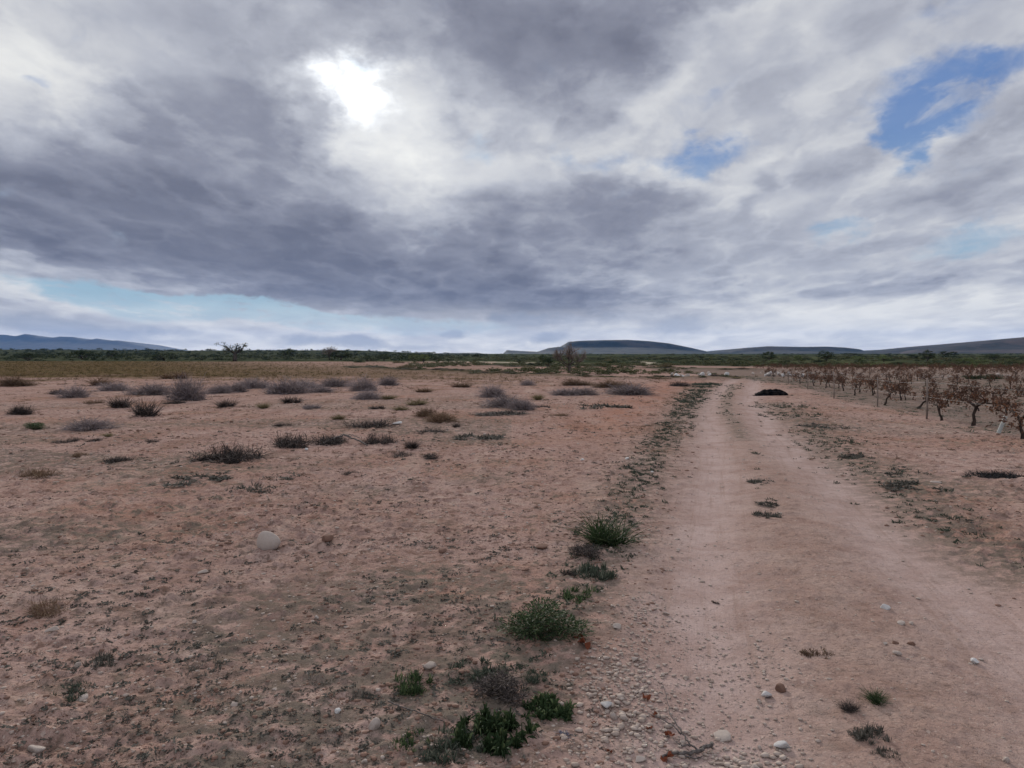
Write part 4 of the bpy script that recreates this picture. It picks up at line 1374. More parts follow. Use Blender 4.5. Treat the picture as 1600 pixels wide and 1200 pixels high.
def tree_meshes(kind, seed):
    """Unit tree one metre wide and high: (wood mesh, crown mesh)."""
    rg = np.random.default_rng(seed)
    wood, crown, tips = Bld(), Bld(), []
    if kind == 'bare':
        pts = [(0, 0, 0), (0.008, 0, 0.07), (0.0, 0, 0.14), (0.012, 0, 0.20)]
        tube(wood, pts, [0.040, 0.032, 0.030, 0.028], 7)
        for k, d in enumerate([(-0.75, 0.1, 0.9), (0.8, 0.1, 0.85), (0.15, 0.4, 1.0), (-0.2, -0.4, 1), (0.35, -0.3, 1.0), (-1.0, -0.2, 0.55), (1.0, 0.1, 0.45)]):
            grow(wood, pts[2 + (k % 2)], norm(np.array(d)), 0.25, 0.018, 2, rg, tips, 3, 0.42, 0.12, 0.10, 5, 0.0042, 0.78)
        Pt = np.array([t[0] for t in tips]); Dt = np.array([t[1] for t in tips])
        for _ in range(9):
            blades(crown, Pt, norm(Dt * 0.8 + rg.normal(size=Pt.shape) * 0.5 + [0, 0, .15]), rg.uniform(0.06, 0.19, len(Pt)), 0.006, 0.0, 3, rg)
    else:
        th = 0.22 if kind != 'low' else 0.05
        tube(wood, [(0, 0, -0.02), (0.01, 0, th * 0.5), (0.0, 0.01, th)], [0.045, 0.036, 0.032], 6)
        nk = 6
        for k in range(nk):
            a = k / nk * 6.283 + rg.random() * 0.6
            grow(wood, (0, 0.01, th * rg.uniform(0.75, 1)), norm(np.array([math.cos(a), math.sin(a), rg.uniform(0.5, 1.6)])), rg.uniform(0.2, 0.3), 0.02, 1, rg, tips, 3, 0.6, 0.15, 0.15, 4, 0.005, 0.62)
        if kind == 'open':
            C = np.array([t[0] for t in tips]); C = C[rg.random(len(C)) < 0.5]
            leaf_cloud(crown, C, rg.uniform(0.05, 0.09, len(C)), 26, 0.020, rg)
        else:
            nlob = 34
            d = norm(rg.normal(size=(nlob, 3)))
            if kind == 'low': d[:, 2] = np.abs(d[:, 2]) * 0.8 - 0.2
            C = d * rg.uniform(0.16, 0.40, nlob)[:, None] * [1, 1, 0.9] + [0, 0, 0.47 if kind != 'low' else 0.36]
            leaf_cloud(crown, C, rg.uniform(0.06, 0.16, nlob), 75, 0.034, rg)
    if kind == 'bare':                  # keep the crown round
        for b in (wood, crown):
            Q = np.vstack(b.V) - [0, 0, 0.52]
            q = np.linalg.norm(Q, axis=1)[:, None]
            b.V = [Q * np.where(q > 0.34, (0.34 + (q - 0.34) * 0.35) / np.maximum(q, 1e-6), 1) * [1, 1, 1] + [0, 0, 0.52]]
            low = b.V[0][:, 2] < 0.22
            b.V[0][low] = (Q + [0, 0, 0.52])[low]
    V = np.vstack(wood.V + crown.V)
    w = 0.5 * (np.percentile(V[:, 0], 99) - np.percentile(V[:, 0], 1) + np.percentile(V[:, 1], 99) - np.percentile(V[:, 1], 1))
    h = np.percentile(V[:, 2], 99.5)
    for b in (wood, crown):
        b.V = [np.vstack(b.V) / [w, w, h]]
    return wood.mesh('trunk', True), crown.mesh('crown')


TM = {}


def tree(px, D, top, wpx, kind, mat, label, name='tree', cat='tree', group=None, basez=None, seed=0, wood='bark', yaw=None):
    key = (kind, mat, seed)
    if key not in TM:
        w, c = tree_meshes(kind, 300 + seed)
        w.materials.append(M[wood]); c.materials.append(M[mat])
        TM[key] = (w, c)
    x = (px - CX) / FPX * D
    z0 = gz(x, D)
    H = (HOR - top) / FPX * D + EYE - z0
    Wd = wpx / FPX * D
    o = empty(name, (x, D, z0 - 0.02), seed * 1.3 if yaw is None else yaw)
    o.scale = (Wd * 1.08, Wd * 1.08, H * 1.02)
    link('trunk', TM[key][0], None, o)
    link('crown', TM[key][1], None, o)
    tag(o, label, cat, group)
    return o


D0 = gp(889, 583)[1]
M['baretwig'] = plant_mat('bare_twigs', (0.13, 0.10, 0.09), (0.27, 0.215, 0.19))
tree(889, D0, 536, 42, 'bare', 'baretwig', 'bare leafless tree with a short forked trunk behind the bank', seed=1, yaw=0.0)
G1 = 'trees and tall bushes on the plain beyond the field'
for i, a in enumerate([
    (367, 190, 535, 38, 'open', 'scrub', 'thin open crowned tree standing highest above the skyline at left'),
    (515, 230, 542, 26, 'bare', 'baretwig', 'pale bare small tree on the skyline left of the middle'),
    (446, 400, 546, 9, 'full', 'scrub', 'left and smaller one of two dark bumps on the skyline'),
    (454, 390, 544.5, 12, 'full', 'scrub', 'right and taller one of two dark bumps on the skyline'),
    (533, 225, 547.5, 26, 'full', 'scrub', 'dark round tree just right of the pale bare small tree'),
    (256, 205, 549, 38, 'full', 'scrub', 'broad dark tree at the right foot of the blue mountains'),
    (45, 195, 552, 36, 'low', 'scrub', 'dark domed bush at the far left under the mountains'),
    (130, 225, 547.5, 34, 'low', 'scrub', 'dark uneven thicket under the middle of the blue mountains'),
    (175, 300, 547.5, 15, 'full', 'scrub', 'small round dark tree under the mountains'),
    (648, 172, 552.5, 20, 'full', 'scrubpale', 'pale green tree, left one of two side by side'),
    (662, 174, 554, 16, 'full', 'scrubpale', 'pale green tree, right one of two side by side'),
    (574, 182, 557, 24, 'low', 'scrub', 'dark bush left of the two pale green trees'),
    (600, 210, 554, 18, 'full', 'scrub', 'dim tree between the dark bush and the pale green trees'),
    (683, 215, 557, 18, 'low', 'scrub', 'small dark bush right of the two pale green trees'),
    (848, 150, 554, 12, 'full', 'scrub', 'slim green tree left of the bare tree'),
    (856, 105, 559, 16, 'low', 'scrub', 'dark bush at the left of the bare tree'),
    (1042, 250, 559, 18, 'low', 'scrub', 'left end of the dark thicket below the mesa'),
    (1058, 245, 558, 24, 'low', 'scrub', 'middle of the dark thicket below the mesa'),
    (1072, 240, 559, 18, 'low', 'scrub', 'right end of the dark thicket below the mesa'),
    (1094, 300, 556, 14, 'full', 'scrub', 'faint tree right of the thicket below the mesa'),
    (1202, 188, 549.5, 20, 'full', 'scrub', 'dark round tree, leftmost of the tall ones before the right hand hills'),
    (1291, 186, 547, 22, 'full', 'scrub', 'tallest dark round tree before the right hand hills'),
    (1449, 186, 547, 20, 'full', 'scrub', 'dark round tree near the reddish hill, with a smaller one at its left'),
    (1428, 240, 554, 14, 'full', 'scrub', 'smaller dark tree at the left of the round one near the reddish hill'),
    (1248, 180, 555, 11, 'full', 'scrubpale', 'slim pale green tree between the two left round trees'),
    (1341, 178, 556, 20, 'full', 'scrubpale', 'pale green bushy tree right of the tallest dark one'),
    (1381, 178, 555, 18, 'full', 'scrubpale', 'second pale green tree right of the tallest dark one'),
    (1476, 400, 549, 16, 'full', 'scrub', 'blue dark far tree, left one of two in front of the reddish hill'),
    (1490, 410, 549.5, 12, 'full', 'scrub', 'blue dark far tree, right one of two in front of the reddish hill'),
    (1553, 215, 552.5, 22, 'full', 'scrub', 'olive tree right of the yellow green patch'),
    (1403, 122, 565.5, 20, 'low', 'scrub', 'low dark bush in the pale grass left of the yellow green patch'),
    (1349, 128, 566, 14, 'low', 'scrub', 'small low dark bush beside the second pale green tree'),
    (1585, 118, 566, 26, 'low', 'scrub', 'low dark bush at the right edge of the photo'),
    (1495, 117, 570, 16, 'low', 'scrub', 'small low dark bush below the yellow green patch'),
    (1508, 150, 560, 26, 'low', 'scrubpale', 'left half of the bright yellow green bush'),
    (1530, 152, 562, 26, 'low', 'scrubpale', 'right half of the bright yellow green bush'),
    (1330, 560, 552, 22, 'low', 'scrub', 'hazy far trees behind the second pale green tree'),
    (1130, 420, 556, 16, 'full', 'scrub', 'faint far tree in the gap between the mesa and the next hill'),
    (1166, 420, 556, 18, 'low', 'scrub', 'faint far bush left of the leftmost round tree'),
]):
    tree(*a, group=G1, seed=i % 4 + (10 if a[4] == 'bare' else 0), name='tree' if a[4] != 'low' else 'bush', cat='tree' if a[4] != 'low' else 'bush')

# low dark scrub on the banks beyond the field
def bank_scrub():
    rg = np.random.default_rng(5)
    meshes = []
    for k in range(4):
        bl = Bld()
        nl = 16
        C = disc(nl, 0.40, rg); C[:, 2] = rg.uniform(0.1, 0.55, nl) * (1 - (C[:, 0] ** 2 + C[:, 1] ** 2) * 3)
        leaf_cloud(bl, C, rg.uniform(0.08, 0.2, nl), 55, 0.05, rg)
        n = 160
        blades(bl, disc(n, 0.4, rg), norm(hemi(n, 1.1, rg)), rg.uniform(0.3, 0.7, n), 0.02, 0.2, 2, rg)
        me = bl.mesh('scrub')
        meshes.append(me)
    vs = {}
    for mt in ('scrub', 'brown', 'dark', 'olive'):
        for k in range(4):
            m2 = meshes[k].copy(); m2.materials.append(M[mt]); vs[mt, k] = m2
    cnt = 0
    for Pl, n, lab, yo in ((BANK, 105, 'low dark scrub on the bank along the back of the field', 3.0), (BANK2, 46, 'low dark scrub on the farther bank behind the bare tree', 1.5)):
        seg = np.hypot(*np.diff(Pl, axis=0).T); cum = np.concatenate([[0], np.cumsum(seg)])
        t = np.sort(rg.random(n)) * cum[-1]
        cx, cy = np.interp(t, cum, Pl[:, 0]), np.interp(t, cum, Pl[:, 1]) - yo
        placed = []
        for i in range(n):
            x, y = cx[i] + rg.normal() * 0.4, cy[i] + rg.normal() * 1.1
            if abs(x / y - (889 - CX) / FPX) < 0.018 and y < D0: continue
            mt = ['scrub', 'scrub', 'dark', 'brown', 'olive', 'scrub'][i % 6]
            o = link('scrub_bush', vs[mt, i % 4], None, loc=(x, y, gz(x, y) - 0.03))
            w = rg.uniform(0.7, 2.0) * y / 62
            o.scale = (w, w * 0.7, rg.uniform(0.16, 0.34))
            o.rotation_euler = (0, 0, rg.random() * 6)
            tag(o, None, 'bush', lab); placed.append(o)
        number(placed, lab)
    # scattered bushes of the plain that can still be told apart
    n = 0; placed = []
    while n < 120:
        D = 95 * math.exp(rg.random() * math.log(330 / 95)); px = rg.uniform(560, 1640)
        x = (px - CX) / FPX * D
        if px > 1180 and D < 115: continue
        mt = 'scrub' if rg.random() < 0.6 else ('scrubpale' if px > 1100 and rg.random() < 0.6 else 'olive')
        if (mt, 9) not in vs:
            for k in range(4):
                m2 = meshes[k].copy(); m2.materials.append(M[mt]); vs[mt, k] = m2
            vs[mt, 9] = 1
        o = link('scrub_bush', vs[mt, n % 4], None, loc=(x, D, gz(x, D) - 0.05))
        w = rg.uniform(1.2, 3.6)
        o.scale = (w, w, w * rg.uniform(0.28, 0.5))
        o.rotation_euler = (0, 0, rg.random() * 6)
        tag(o, None, 'bush', 'scrub bushes dotted over the plain beyond the banks')
        o['tone'] = {'scrub': 'dark green', 'scrubpale': 'pale green', 'olive': 'straw brown'}[mt]
        placed.append(o)
        n += 1
    for tone in ('dark green', 'pale green', 'straw brown'):
        number([o for o in placed if o['tone'] == tone], tone + ' scrub bush on the plain beyond the banks')
    for o in placed: del o['tone']
    # the continuous scrub of the left horizon
    bl = Bld()
    base = []
    for k in range(5):
        b = Bld()
        nl = 7
        C = disc(nl, 0.36, rg); C[:, 2] = rg.uniform(0.15, 0.6, nl)
        leaf_cloud(b, C, rg.uniform(0.16, 0.30, nl), 16, 0.13, rg)
        base.append((np.vstack(b.V), np.vstack(b.Q), np.concatenate(b.R)))
    N = 5200
    u = rg.random(N)
    D = 186 * np.exp(u ** 0.9 * math.log(1400 / 186))
    px = rg.uniform(-60, 1660, N)
    x = (px - CX) / FPX * D
    left = px < 700
    f = fbm(x * 0.012, D * 0.012, 201, 3)
    k = rg.random(N) < np.where(left, 0.95 * ss(f, 0.30, 0.48), 0.50 * ss(f, 0.42, 0.58))
    k &= ~((D < 330) & (px > 690) & (px < 760) & (rg.random(N) < .7))
    D, x, px = D[k], x[k], px[k]
    z = gzs(x, D)
    for i in range(len(D)):
        V, Q, R = base[i % 5]
        w = (1.3 + 3.6 * rg.random() ** 2) * (D[i] / 300) ** 0.5
        h = w * rg.uniform(0.3, 0.62) * (1.0 if px[i] < 760 else 0.6)
        bl.add(rotz(V * [w, w, h], rg.random() * 6) + [x[i], D[i], z[i] - 0.1], Q, None, np.clip(R * 0.7 + rg.random() * 0.3, 0, 1))
    tag(link('scrubland', bl.mesh('scrubland'), M['scrub']), kind='stuff')
    # low tussocks of the green plain at the right and middle
    bl = Bld()
    N = 5200
    D = 62 * np.exp(rg.random(N) * math.log(420 / 62)); px = rg.uniform(640, 1680, N)
    x = (px - CX) / FPX * D
    wy = np.interp(x, WALL[:, 0], WALL[:, 1], left=62, right=55)
    k = ~((px > 1180) & (D < wy + 42)) & (D > np.interp(x, BANK[:, 0], BANK[:, 1]) - 1) & (fbm(x * 0.04, D * 0.04, 211, 3) > 0.42)
    D, x = D[k], x[k]
    z = gzs(x, D)
    for i in range(len(D)):
        V, Q, R = base[i % 5]
        w = rg.uniform(0.5, 1.9) * (D[i] / 120) ** 0.3
        bl.add(rotz(V * [w, w, w * rg.uniform(0.25, 0.5)], rg.random() * 6) + [x[i], D[i], z[i] - 0.03], Q, None, np.clip(R * 0.6 + rg.random() * 0.4, 0, 1))
    tag(link('tussocks', bl.mesh('tussocks'), M['tussock']), kind='stuff')


M['tussock'] = plant_mat('olive_tussocks', (0.045, 0.055, 0.025), (0.13, 0.125, 0.06), (0.20, 0.17, 0.09), 0.1)
bank_scrub()


# ---------------------------------------------------------------- dry stone edge and rock heaps
def stone_wall():
    rg = np.random.default_rng(9)
    shapes = [stone_shape(1, 400 + s, 0.5) for s in range(6)]
    P, S_ = [], []
    for (ax, ay), (bx, by) in zip(WALL[:-1], WALL[1:]):
        n = int(math.hypot(bx - ax, by - ay) * 16)
        t = rg.random(n)
        gap = vn(t * 6 + ax, t * 0, 3)
        k = gap > 0.22
        t = t[k]; n = len(t)
        x, y = ax + (bx - ax) * t, ay + (by - ay) * t
        z = gzs(x, y)
        P.append(np.column_stack([x + rg.normal(size=n) * .1, y + rg.normal(size=n) * 0.22, z + rg.random(n) ** 1.5 * 0.26])); S_.append(rg.uniform(0.07, 0.17, n))
    bl = Bld()
    scatter(bl, shapes, np.vstack(P), np.concatenate(S_), rg, 0.9)
    o = link('dry_stone_wall', bl.mesh('dry_stone_wall'), M['stone'])
    tag(o, 'long low dry stone wall of pale stones running behind the vines', 'wall')
    big = [stone_shape(2, 420 + s, 0.5) for s in range(6)]
    ms = []
    for k, (V, T) in enumerate(big):
        me = mesh_np('rock', V, None, T, False, {'rnd': np.full(len(V), rg.random())})
        me.materials.append(M['white' if k % 2 else 'stone'])
        ms.append(me)
    heaps = [(1222, 588, 2.0, 20, 'pale rock of the heap where the track meets the vineyard', 'rocks heaped where the track meets the vineyard'),
             (1062, 591, 1.4, 8, 'pale rock on the bank left of the end of the track', 'rocks on the bank left of the end of the track'),
             (1104, 590, 1.1, 8, 'rock right at the end of the bank beside the track', 'rocks at the end of the bank beside the track')]
    for px, py, sp, cnt, lab, grp in heaps:
        cx, cy = gp(px, py)
        placed = []
        for i in range(cnt):
            x, y = cx + rg.normal() * sp * 0.55, cy + rg.normal() * 0.5
            s = rg.uniform(0.12, 0.30)
            o = link('rock', ms[i % 6], None, loc=(x, y, gz(x, y) + s * 0.4 + (0.15 if i % 3 == 0 else 0)))
            o.scale = (s, s * 0.8, s * 0.7); o.rotation_euler = (rg.random(), rg.random(), rg.random() * 6)
            tag(o, None, 'rock', grp); placed.append(o)
        number(placed, lab)


stone_wall()


# ---------------------------------------------------------------- vineyard
def vine_meshes(seed, thin=False):
    rg = np.random.default_rng(seed)
    tr, lf = Bld(), Bld()
    h = 0.38 + 0.10 * rg.random()
    lean = rg.uniform(-0.1, 0.1, 2)
    pts = [(0, 0, -0.03), (lean[0] * .3 + .015, lean[1] * .2, h * .25), (lean[0] * .5 - 0.02, lean[1] * .5, h * .55), (lean[0] + .01, lean[1], h * .85), (lean[0], lean[1], h)]
    tube(tr, pts, [0.050, 0.036, 0.030, 0.034, 0.040], 8, R=0.3)
    tips = []
    top = np.array(pts[-1])
    for s in (-1, 1):
        L = rg.uniform(0.5, 0.8)
        arm = [top - [0, 0, .02], top + [0.04 * rg.normal(), s * L * .35, 0.10], top + [0.04 * rg.normal(), s * L * .7, 0.12 + .04 * rg.normal()], top + [0.05 * rg.normal(), s * L, 0.08]]
        tube(tr, arm, [0.030, 0.024, 0.018, 0.010], 6, R=0.4)
        for k in range(5):
            b = np.array(arm[1 + k % 3]) + [0, s * 0.05 * rg.random(), 0]
            grow(tr, b, norm(np.array([rg.normal() * .5, s * .35 + rg.normal() * .5, rg.uniform(0.2, 1.0)])), rg.uniform(0.18, 0.34), 0.0065, 1, rg, tips, 2, 0.6, -0.05, 0.22, 4, 0.003, 0.7)
    C = np.array([t[0] for t in tips])
    C = np.vstack([C, C + rg.normal(size=C.shape) * 0.07 - [0, 0, 0.06], C + rg.normal(size=C.shape) * 0.12 - [0, 0, 0.20]])
    C = C[rg.random(len(C)) < (0.30 if not thin else 0.16)]
    C[:, 2] = np.maximum(C[:, 2], 0.16)
    leaf_cloud(lf, C, rg.uniform(0.04, 0.10, len(C)), 8, 0.062, rg, 1.0)
    return tr.mesh('trunk', True), lf.mesh('foliage')


VM = []
for k in range(6):
    a, b = vine_meshes(500 + k, k >= 4)
    a.materials.append(M['vinebark']); b.materials.append(M['vineleaf'])
    VM.append((a, b))
E0, E1 = np.array(gp(1448, 655)), np.array(gp(1303, 622))
RD = (E1 - E0) / np.linalg.norm(E1 - E0)
RN = np.array([RD[1], -RD[0]])
ROWANG = -math.atan2(RD[0], RD[1])


def vine(x, y, k, label, group, s=1.0, rz=0.0, lean=0.0, name='vine'):
    o = empty(name, (x, y, gz(x, y)), ROWANG + rz)
    o.rotation_euler = (0, lean, ROWANG + rz)
    o.scale = (s, s, s)
    link('trunk', VM[k][0], None, o)
    link('foliage', VM[k][1], None, o)
    tag(o, label, 'grapevine', group)
    return o


def trunk_only(x, y, k, label, group, s, rz=0, lean=0):
    o = empty('vine', (x, y, gz(x, y)), 0)
    o.rotation_euler = (0, lean, ROWANG + rz)
    o.scale = (s, s, s)
    link('trunk', VM[k][0], None, o)
    tag(o, label, 'grapevine', group)


def vineyard():
    rg = np.random.default_rng(17)
    V1 = [(1520, 666, 0, 1.05, 0, 'nearest large vine with a thick dark trunk and red brown leaves'),
          (1598, 690, 2, 0.95, 0, 'vine at the right edge of the photo nearest the camera'),
          (1472, 657, 4, 0.80, 0, 'thin vine cane with a low bunch of leaves just right of the tall post'),
          (1434, 638, 1, 0.85, 0.7, 'vine with its trunk leaning hard to the right beside the tall post'),
          (1408, 624, 3, 0.85, 0, 'upright vine left of the leaning one'),
          (1382, 631, 5, 0.85, 0.25, 'sparse vine with a short dark trunk left of the upright one'),
          (1364, 617, 2, 0.85, 0, 'vine hung with red leaves beside the second post'),
          (1343, 613, 1, 0.82, 0, 'right one of two close slim vines in the first row'),
          (1335, 617, 5, 0.80, 0, 'left one of two close slim vines in the first row'),
          (1318, 611, 3, 0.80, 0, 'vine just right of the third post in the first row'),
          (1290, 606, 0, 0.80, 0, 'vine just left of the third post in the first row'),
          (1272, 603, 4, 0.8, 0, 'sparse vine near the far end of the first row'),
          (1250, 600, 2, 0.8, 0, 'last vine at the far end of the first row')]
    for px, py, k, s, lean, lab in V1:
        x, y = gp(px, py)
        vine(x, y, k, lab, 'vines of the first row nearest the track', s, rg.normal() * .2, lean)
    words = ['second', 'third', 'fourth', 'fifth', 'sixth', 'seventh', 'eighth', 'ninth', 'tenth']
    cnt = 0
    for r in range(9):
        row = []
        for t in np.arange(-14, 50, 1.95 + 0.03 * r):
            p = E0 + RN * (2.5 * (r + 1)) + RD * (t + rg.normal() * 0.15)
            x, y = p
            wy = np.interp(x, WALL[:, 0], WALL[:, 1], left=62, right=55)
            if y < 8 or y > wy - 1.5 or abs(x / y) > 0.76 or rg.random() < 0.20: continue
            row.append(vine(x, y, int(rg.integers(0, 6)), None, 'vines in the %s row from the track' % words[r], rg.uniform(0.52, 0.76), rg.normal() * .25))
            cnt += 1
        for i, o in enumerate(row):
            o['label'] = 'withered vine in the %s row from the track, %s vine from its near end' % (words[r], nth(i + 1))
    print('vines', cnt + len(V1))
    # the vineyard beyond the stone wall, one reddish mass
    bl = Bld()
    src = []
    for k in range(4):
        me = VM[k][1]
        V = np.zeros(len(me.vertices) * 3, np.float32); me.vertices.foreach_get('co', V)
        V = V.reshape(-1, 3)
        Q = np.array([p.vertices[:] for p in me.polygons])
        src.append((V, Q, np.array([d.value for d in me.attributes['rnd'].data])))
    for r in range(20):
        for t in np.arange(0, 95, 1.5):
            p = E0 + RN * (2.6 * r - 4) + RD * (38 + t) + rg.normal(size=2) * .2
            x, y = p
            wy = np.interp(x, WALL[:, 0], WALL[:, 1], left=62, right=55)
            if y < wy + 1.2 or y > wy + 44 or abs(x / y) > 0.75 or rg.random() < 0.3 or x / y < (1185 - CX) / FPX: continue
            V, Q, R = src[int(rg.integers(0, 4))]
            bl.add(rotz(V * rg.uniform(0.55, 0.8), rg.random() * 6) + [x, y, gz(x, y)], Q, None, R)
    tag(link('far_vines', bl.mesh('far_vines'), M['vineleaf']), kind='stuff')
    # stakes and wires
    posts = [(1448, 655, 593, 'tall pale grey vineyard post, nearest of the posts'),
             (1371, 634, 588, 'thin vineyard post midway along the first row, second from the tall one'),
             (1303, 622, 580, 'pale vineyard post by the third pair of vines, leaning very slightly'),
             (1262, 609, 580, 'short thin vineyard post right of the black heap'),
             (1232, 600, 583, 'farthest thin vineyard post at the corner of the vineyard')]
    tops = []
    for i, (px, py, top, lab) in enumerate(posts):
        x, y = gp(px, py)
        z = gz(x, y)
        H = (py - top) / FPX * y
        bl = Bld()
        r0 = 0.026 if i == 0 else 0.022
        tube(bl, [(0, 0, -0.1), (0.004, 0, H * .3), (-0.004, 0.003, H * .65), (-0.012 if i != 2 else -0.04, 0, H)], [r0, r0 * .97, r0 * .95, r0 * 0.9], 8)
        for hh in (0.55, 0.92):
            tube(bl, [(-r0 - 0.004, 0, H * hh), (0, -r0 - .004, H * hh + 0.004), (r0 + 0.004, 0, H * hh), (0, r0 + .004, H * hh + .004), (-r0 - .004, 0, H * hh)], 0.003, 4)
        o = link('vineyard_post', bl.mesh('vineyard_post', True), M['wood'], loc=(x, y, z))
        tag(o, lab, 'post', 'posts of the first vine row')
        tops.append((x, y, z, H))
    for hh, lab in ((0.55, 'lower trellis wire strung between the vineyard posts'), (0.92, 'upper trellis wire strung between the vineyard posts')):
        pts = []
        for a, b in zip(tops[:-1], tops[1:]):
            for t in (0, .25, .5, .75):
                pts.append((a[0] + (b[0] - a[0]) * t, a[1] + (b[1] - a[1]) * t, (a[2] + a[3] * hh) * (1 - t) + (b[2] + b[3] * hh) * t - 0.05 * 4 * t * (1 - t)))
        a = tops[0]; d = -RD * 9
        pts.insert(0, (a[0] + d[0], a[1] + d[1], gz(a[0] + d[0], a[1] + d[1]) + a[3] * hh))
        pts.append((tops[-1][0], tops[-1][1], tops[-1][2] + tops[-1][3] * hh))
        bl = Bld(); tube(bl, pts, 0.0016, 4)
        tag(link('trellis_wire', bl.mesh('trellis_wire', True), M['wire']), lab, 'wire', 'trellis wires')
    # pale plastic sleeve leaning in the first row
    x, y = gp(1560, 679)
    bl = Bld()
    n = 16
    V = []
    for rr, z in ((0.038, 0), (0.038, 0.02), (0.036, 0.2), (0.038, 0.36), (0.038, 0.37), (0.034, 0.37), (0.032, 0.2), (0.034, 0.0)):
        a = np.arange(n) / n * 6.283
        V.append(np.column_stack([rr * np.cos(a), rr * np.sin(a) * 0.9, np.full(n, z)]))
    V = np.vstack(V)
    q = [(i * n + j, i * n + (j + 1) % n, (i + 1) * n + (j + 1) % n, (i + 1) * n + j) for i in range(7) for j in range(n)]
    bl.add(V, q)
    o = link('plant_guard', bl.mesh('plant_guard', True), M['sleeve'], loc=(x, y, gz(x, y)))
    o.rotation_euler = (0.1, 0.32, 0)
    tag(o, 'pale plastic plant guard tube leaning between the nearest vines', 'plant guard')
    # grey weeds under the vines
    n = 5200
    t = rg.random(n) * 46 - 12; r = rg.random(n) ** 1.1 * 24
    P = E0[None] + RN[None] * r[:, None] + RD[None] * t[:, None] + RN[None] * (rg.normal(size=n) * .3 - 0.2)[:, None]
    x, y = P[:, 0], P[:, 1]
    k = (y > 8) & (np.abs(x / y) < 0.76) & (fbm(x * .5, y * .5, 221, 3) > 0.40)
    cover('vineyard_weeds', 'teal', x[k], y[k], 0.16 * (0.5 + rg.random(k.sum())) , rg, 16, 0.5, 0.07, belly=False)
    x, y = gp(1536, 592.5)
    bl = Bld()
    C = np.column_stack([rg.uniform(-1.3, 1.3, 46), rg.uniform(-.3, .3, 46), rg.uniform(0.06, 0.27, 46)])
    leaf_cloud(bl, C, 0.16, 60, 0.05, rg)
    n = 200
    P = np.column_stack([rg.uniform(-1.3, 1.3, n), rg.uniform(-.2, .2, n), np.zeros(n)])
    blades(bl, P, norm(hemi(n, .8, rg)), 0.3, 0.008, 0.1, 2, rg, R=rg.random(n) * .2)
    tag(link('hedge', bl.mesh('hedge'), M['scrub'], loc=(x, y, gz(x, y))), 'low dark flat topped hedge standing on the stone wall line behind the vines', 'hedge')


m_, n_, b_ = material('galvanised_wire'); b_.inputs['Base Color'].default_value = (0.30, 0.30, 0.30, 1); b_.inputs['Metallic'].default_value = 0.7; b_.inputs['Roughness'].default_value = 0.5; M['wire'] = m_
m_, n_, b_ = material('pale_plastic_sleeve')
n_.put(b_.inputs['Base Color'], n_.mix(n_.noise(n_.new('ShaderNodeTexCoord').outputs['Object'], 9, 5), (0.30, 0.31, 0.29), (0.50, 0.51, 0.48)))
b_.inputs['Roughness'].default_value = 0.55; M['sleeve'] = m_
vineyard()


# ---------------------------------------------------------------- black heap, charred mat, twigs, leaves
m_, n_, b_ = material('charred_black')
c_ = n_.new('ShaderNodeTexCoord').outputs['Object']
f_ = n_.noise(c_, 6, 6, 0.7)
n_.put(b_.inputs['Base Color'], n_.mix(n_.smooth(f_, 0.45, 0.7), (0.003, 0.003, 0.004), (0.032, 0.026, 0.025)))
b_.inputs['Specular IOR Level'].default_value = 0.02
bp_ = n_.new('ShaderNodeBump'); bp_.inputs['Distance'].default_value = 0.03; n_.put(bp_.inputs['Height'], f_); n_.put(b_.inputs['Normal'], bp_.outputs[0])
M['black'] = m_
M['char'] = plant_mat('charred_stems', (0.012, 0.012, 0.013), (0.05, 0.048, 0.05), (0.10, 0.095, 0.095))
x, y = gp(1208, 617)
nx, ny = 70, 36
U, Vv = np.meshgrid(np.linspace(-1, 1, nx), np.linspace(-1, 1, ny))
rr = np.sqrt((U * 0.98 + 0.1 * (vn(Vv * 3, U * 2, 5) - .5)) ** 2 + (Vv + 0.12 * (vn(U * 4, Vv * 3, 8) - .5)) ** 2)
prof = np.sqrt(np.clip(1 - rr ** 2.2, 0, 1))
Z = prof * 0.17 * (0.45 + 1.3 * fbm(U * 2.6 + 2, Vv * 2.2, 3, 5, 0.6)) * (0.75 + 0.5 * ss(U, -1, -0.1)) - 0.02
me = mesh_np('black_heap', np.column_stack([U.ravel() * 0.70, Vv.ravel() * 0.36, Z.ravel()]),
             [(j * nx + i, j * nx + i + 1, (j + 1) * nx + i + 1, (j + 1) * nx + i) for j in range(ny - 1) for i in range(nx - 1)], None, True)
heap_ = link('black_heap', me, M['black'], loc=(x, y + 0.3, gz(x, y + 0.3)))
tag(heap_, 'low rounded jet black heap lying on bare soil right of the track', 'heap')
rg_ = np.random.default_rng(77)
bl = Bld()
P = disc(420, 1.0, rg_, 0.6) * [0.74, 0.40, 1]
P[:, 2] = 0.13 * np.sqrt(np.clip(1 - (P[:, 0] / 0.72) ** 2 - (P[:, 1] / 0.38) ** 2, 0, 1)) - 0.01
blades(bl, P, norm(hemi(420, 1.5, rg_)), rg_.uniform(0.04, 0.13, 420), 0.010, 0.4, 3, rg_)
link('dead_stems', bl.mesh('dead_stems'), M['char'], heap_)
bl = Bld()
n = 900
P = disc(n, 0.36, rg_, 0.6) * [1, 0.62, 1]
blades(bl, P, norm(hemi(n, 1.45, rg_)), rg_.uniform(0.05, 0.14, n), 0.007, 0.3, 3, rg_)
sh_ = [stone_shape(1, 610 + s, .5) for s in range(3)]
P = disc(220, 0.36, rg_, 0.6) * [1, .6, 1]
scatter(bl, sh_, P, np.full(220, 0.014), rg_, 0.6)
x, y = gp(1553, 747)
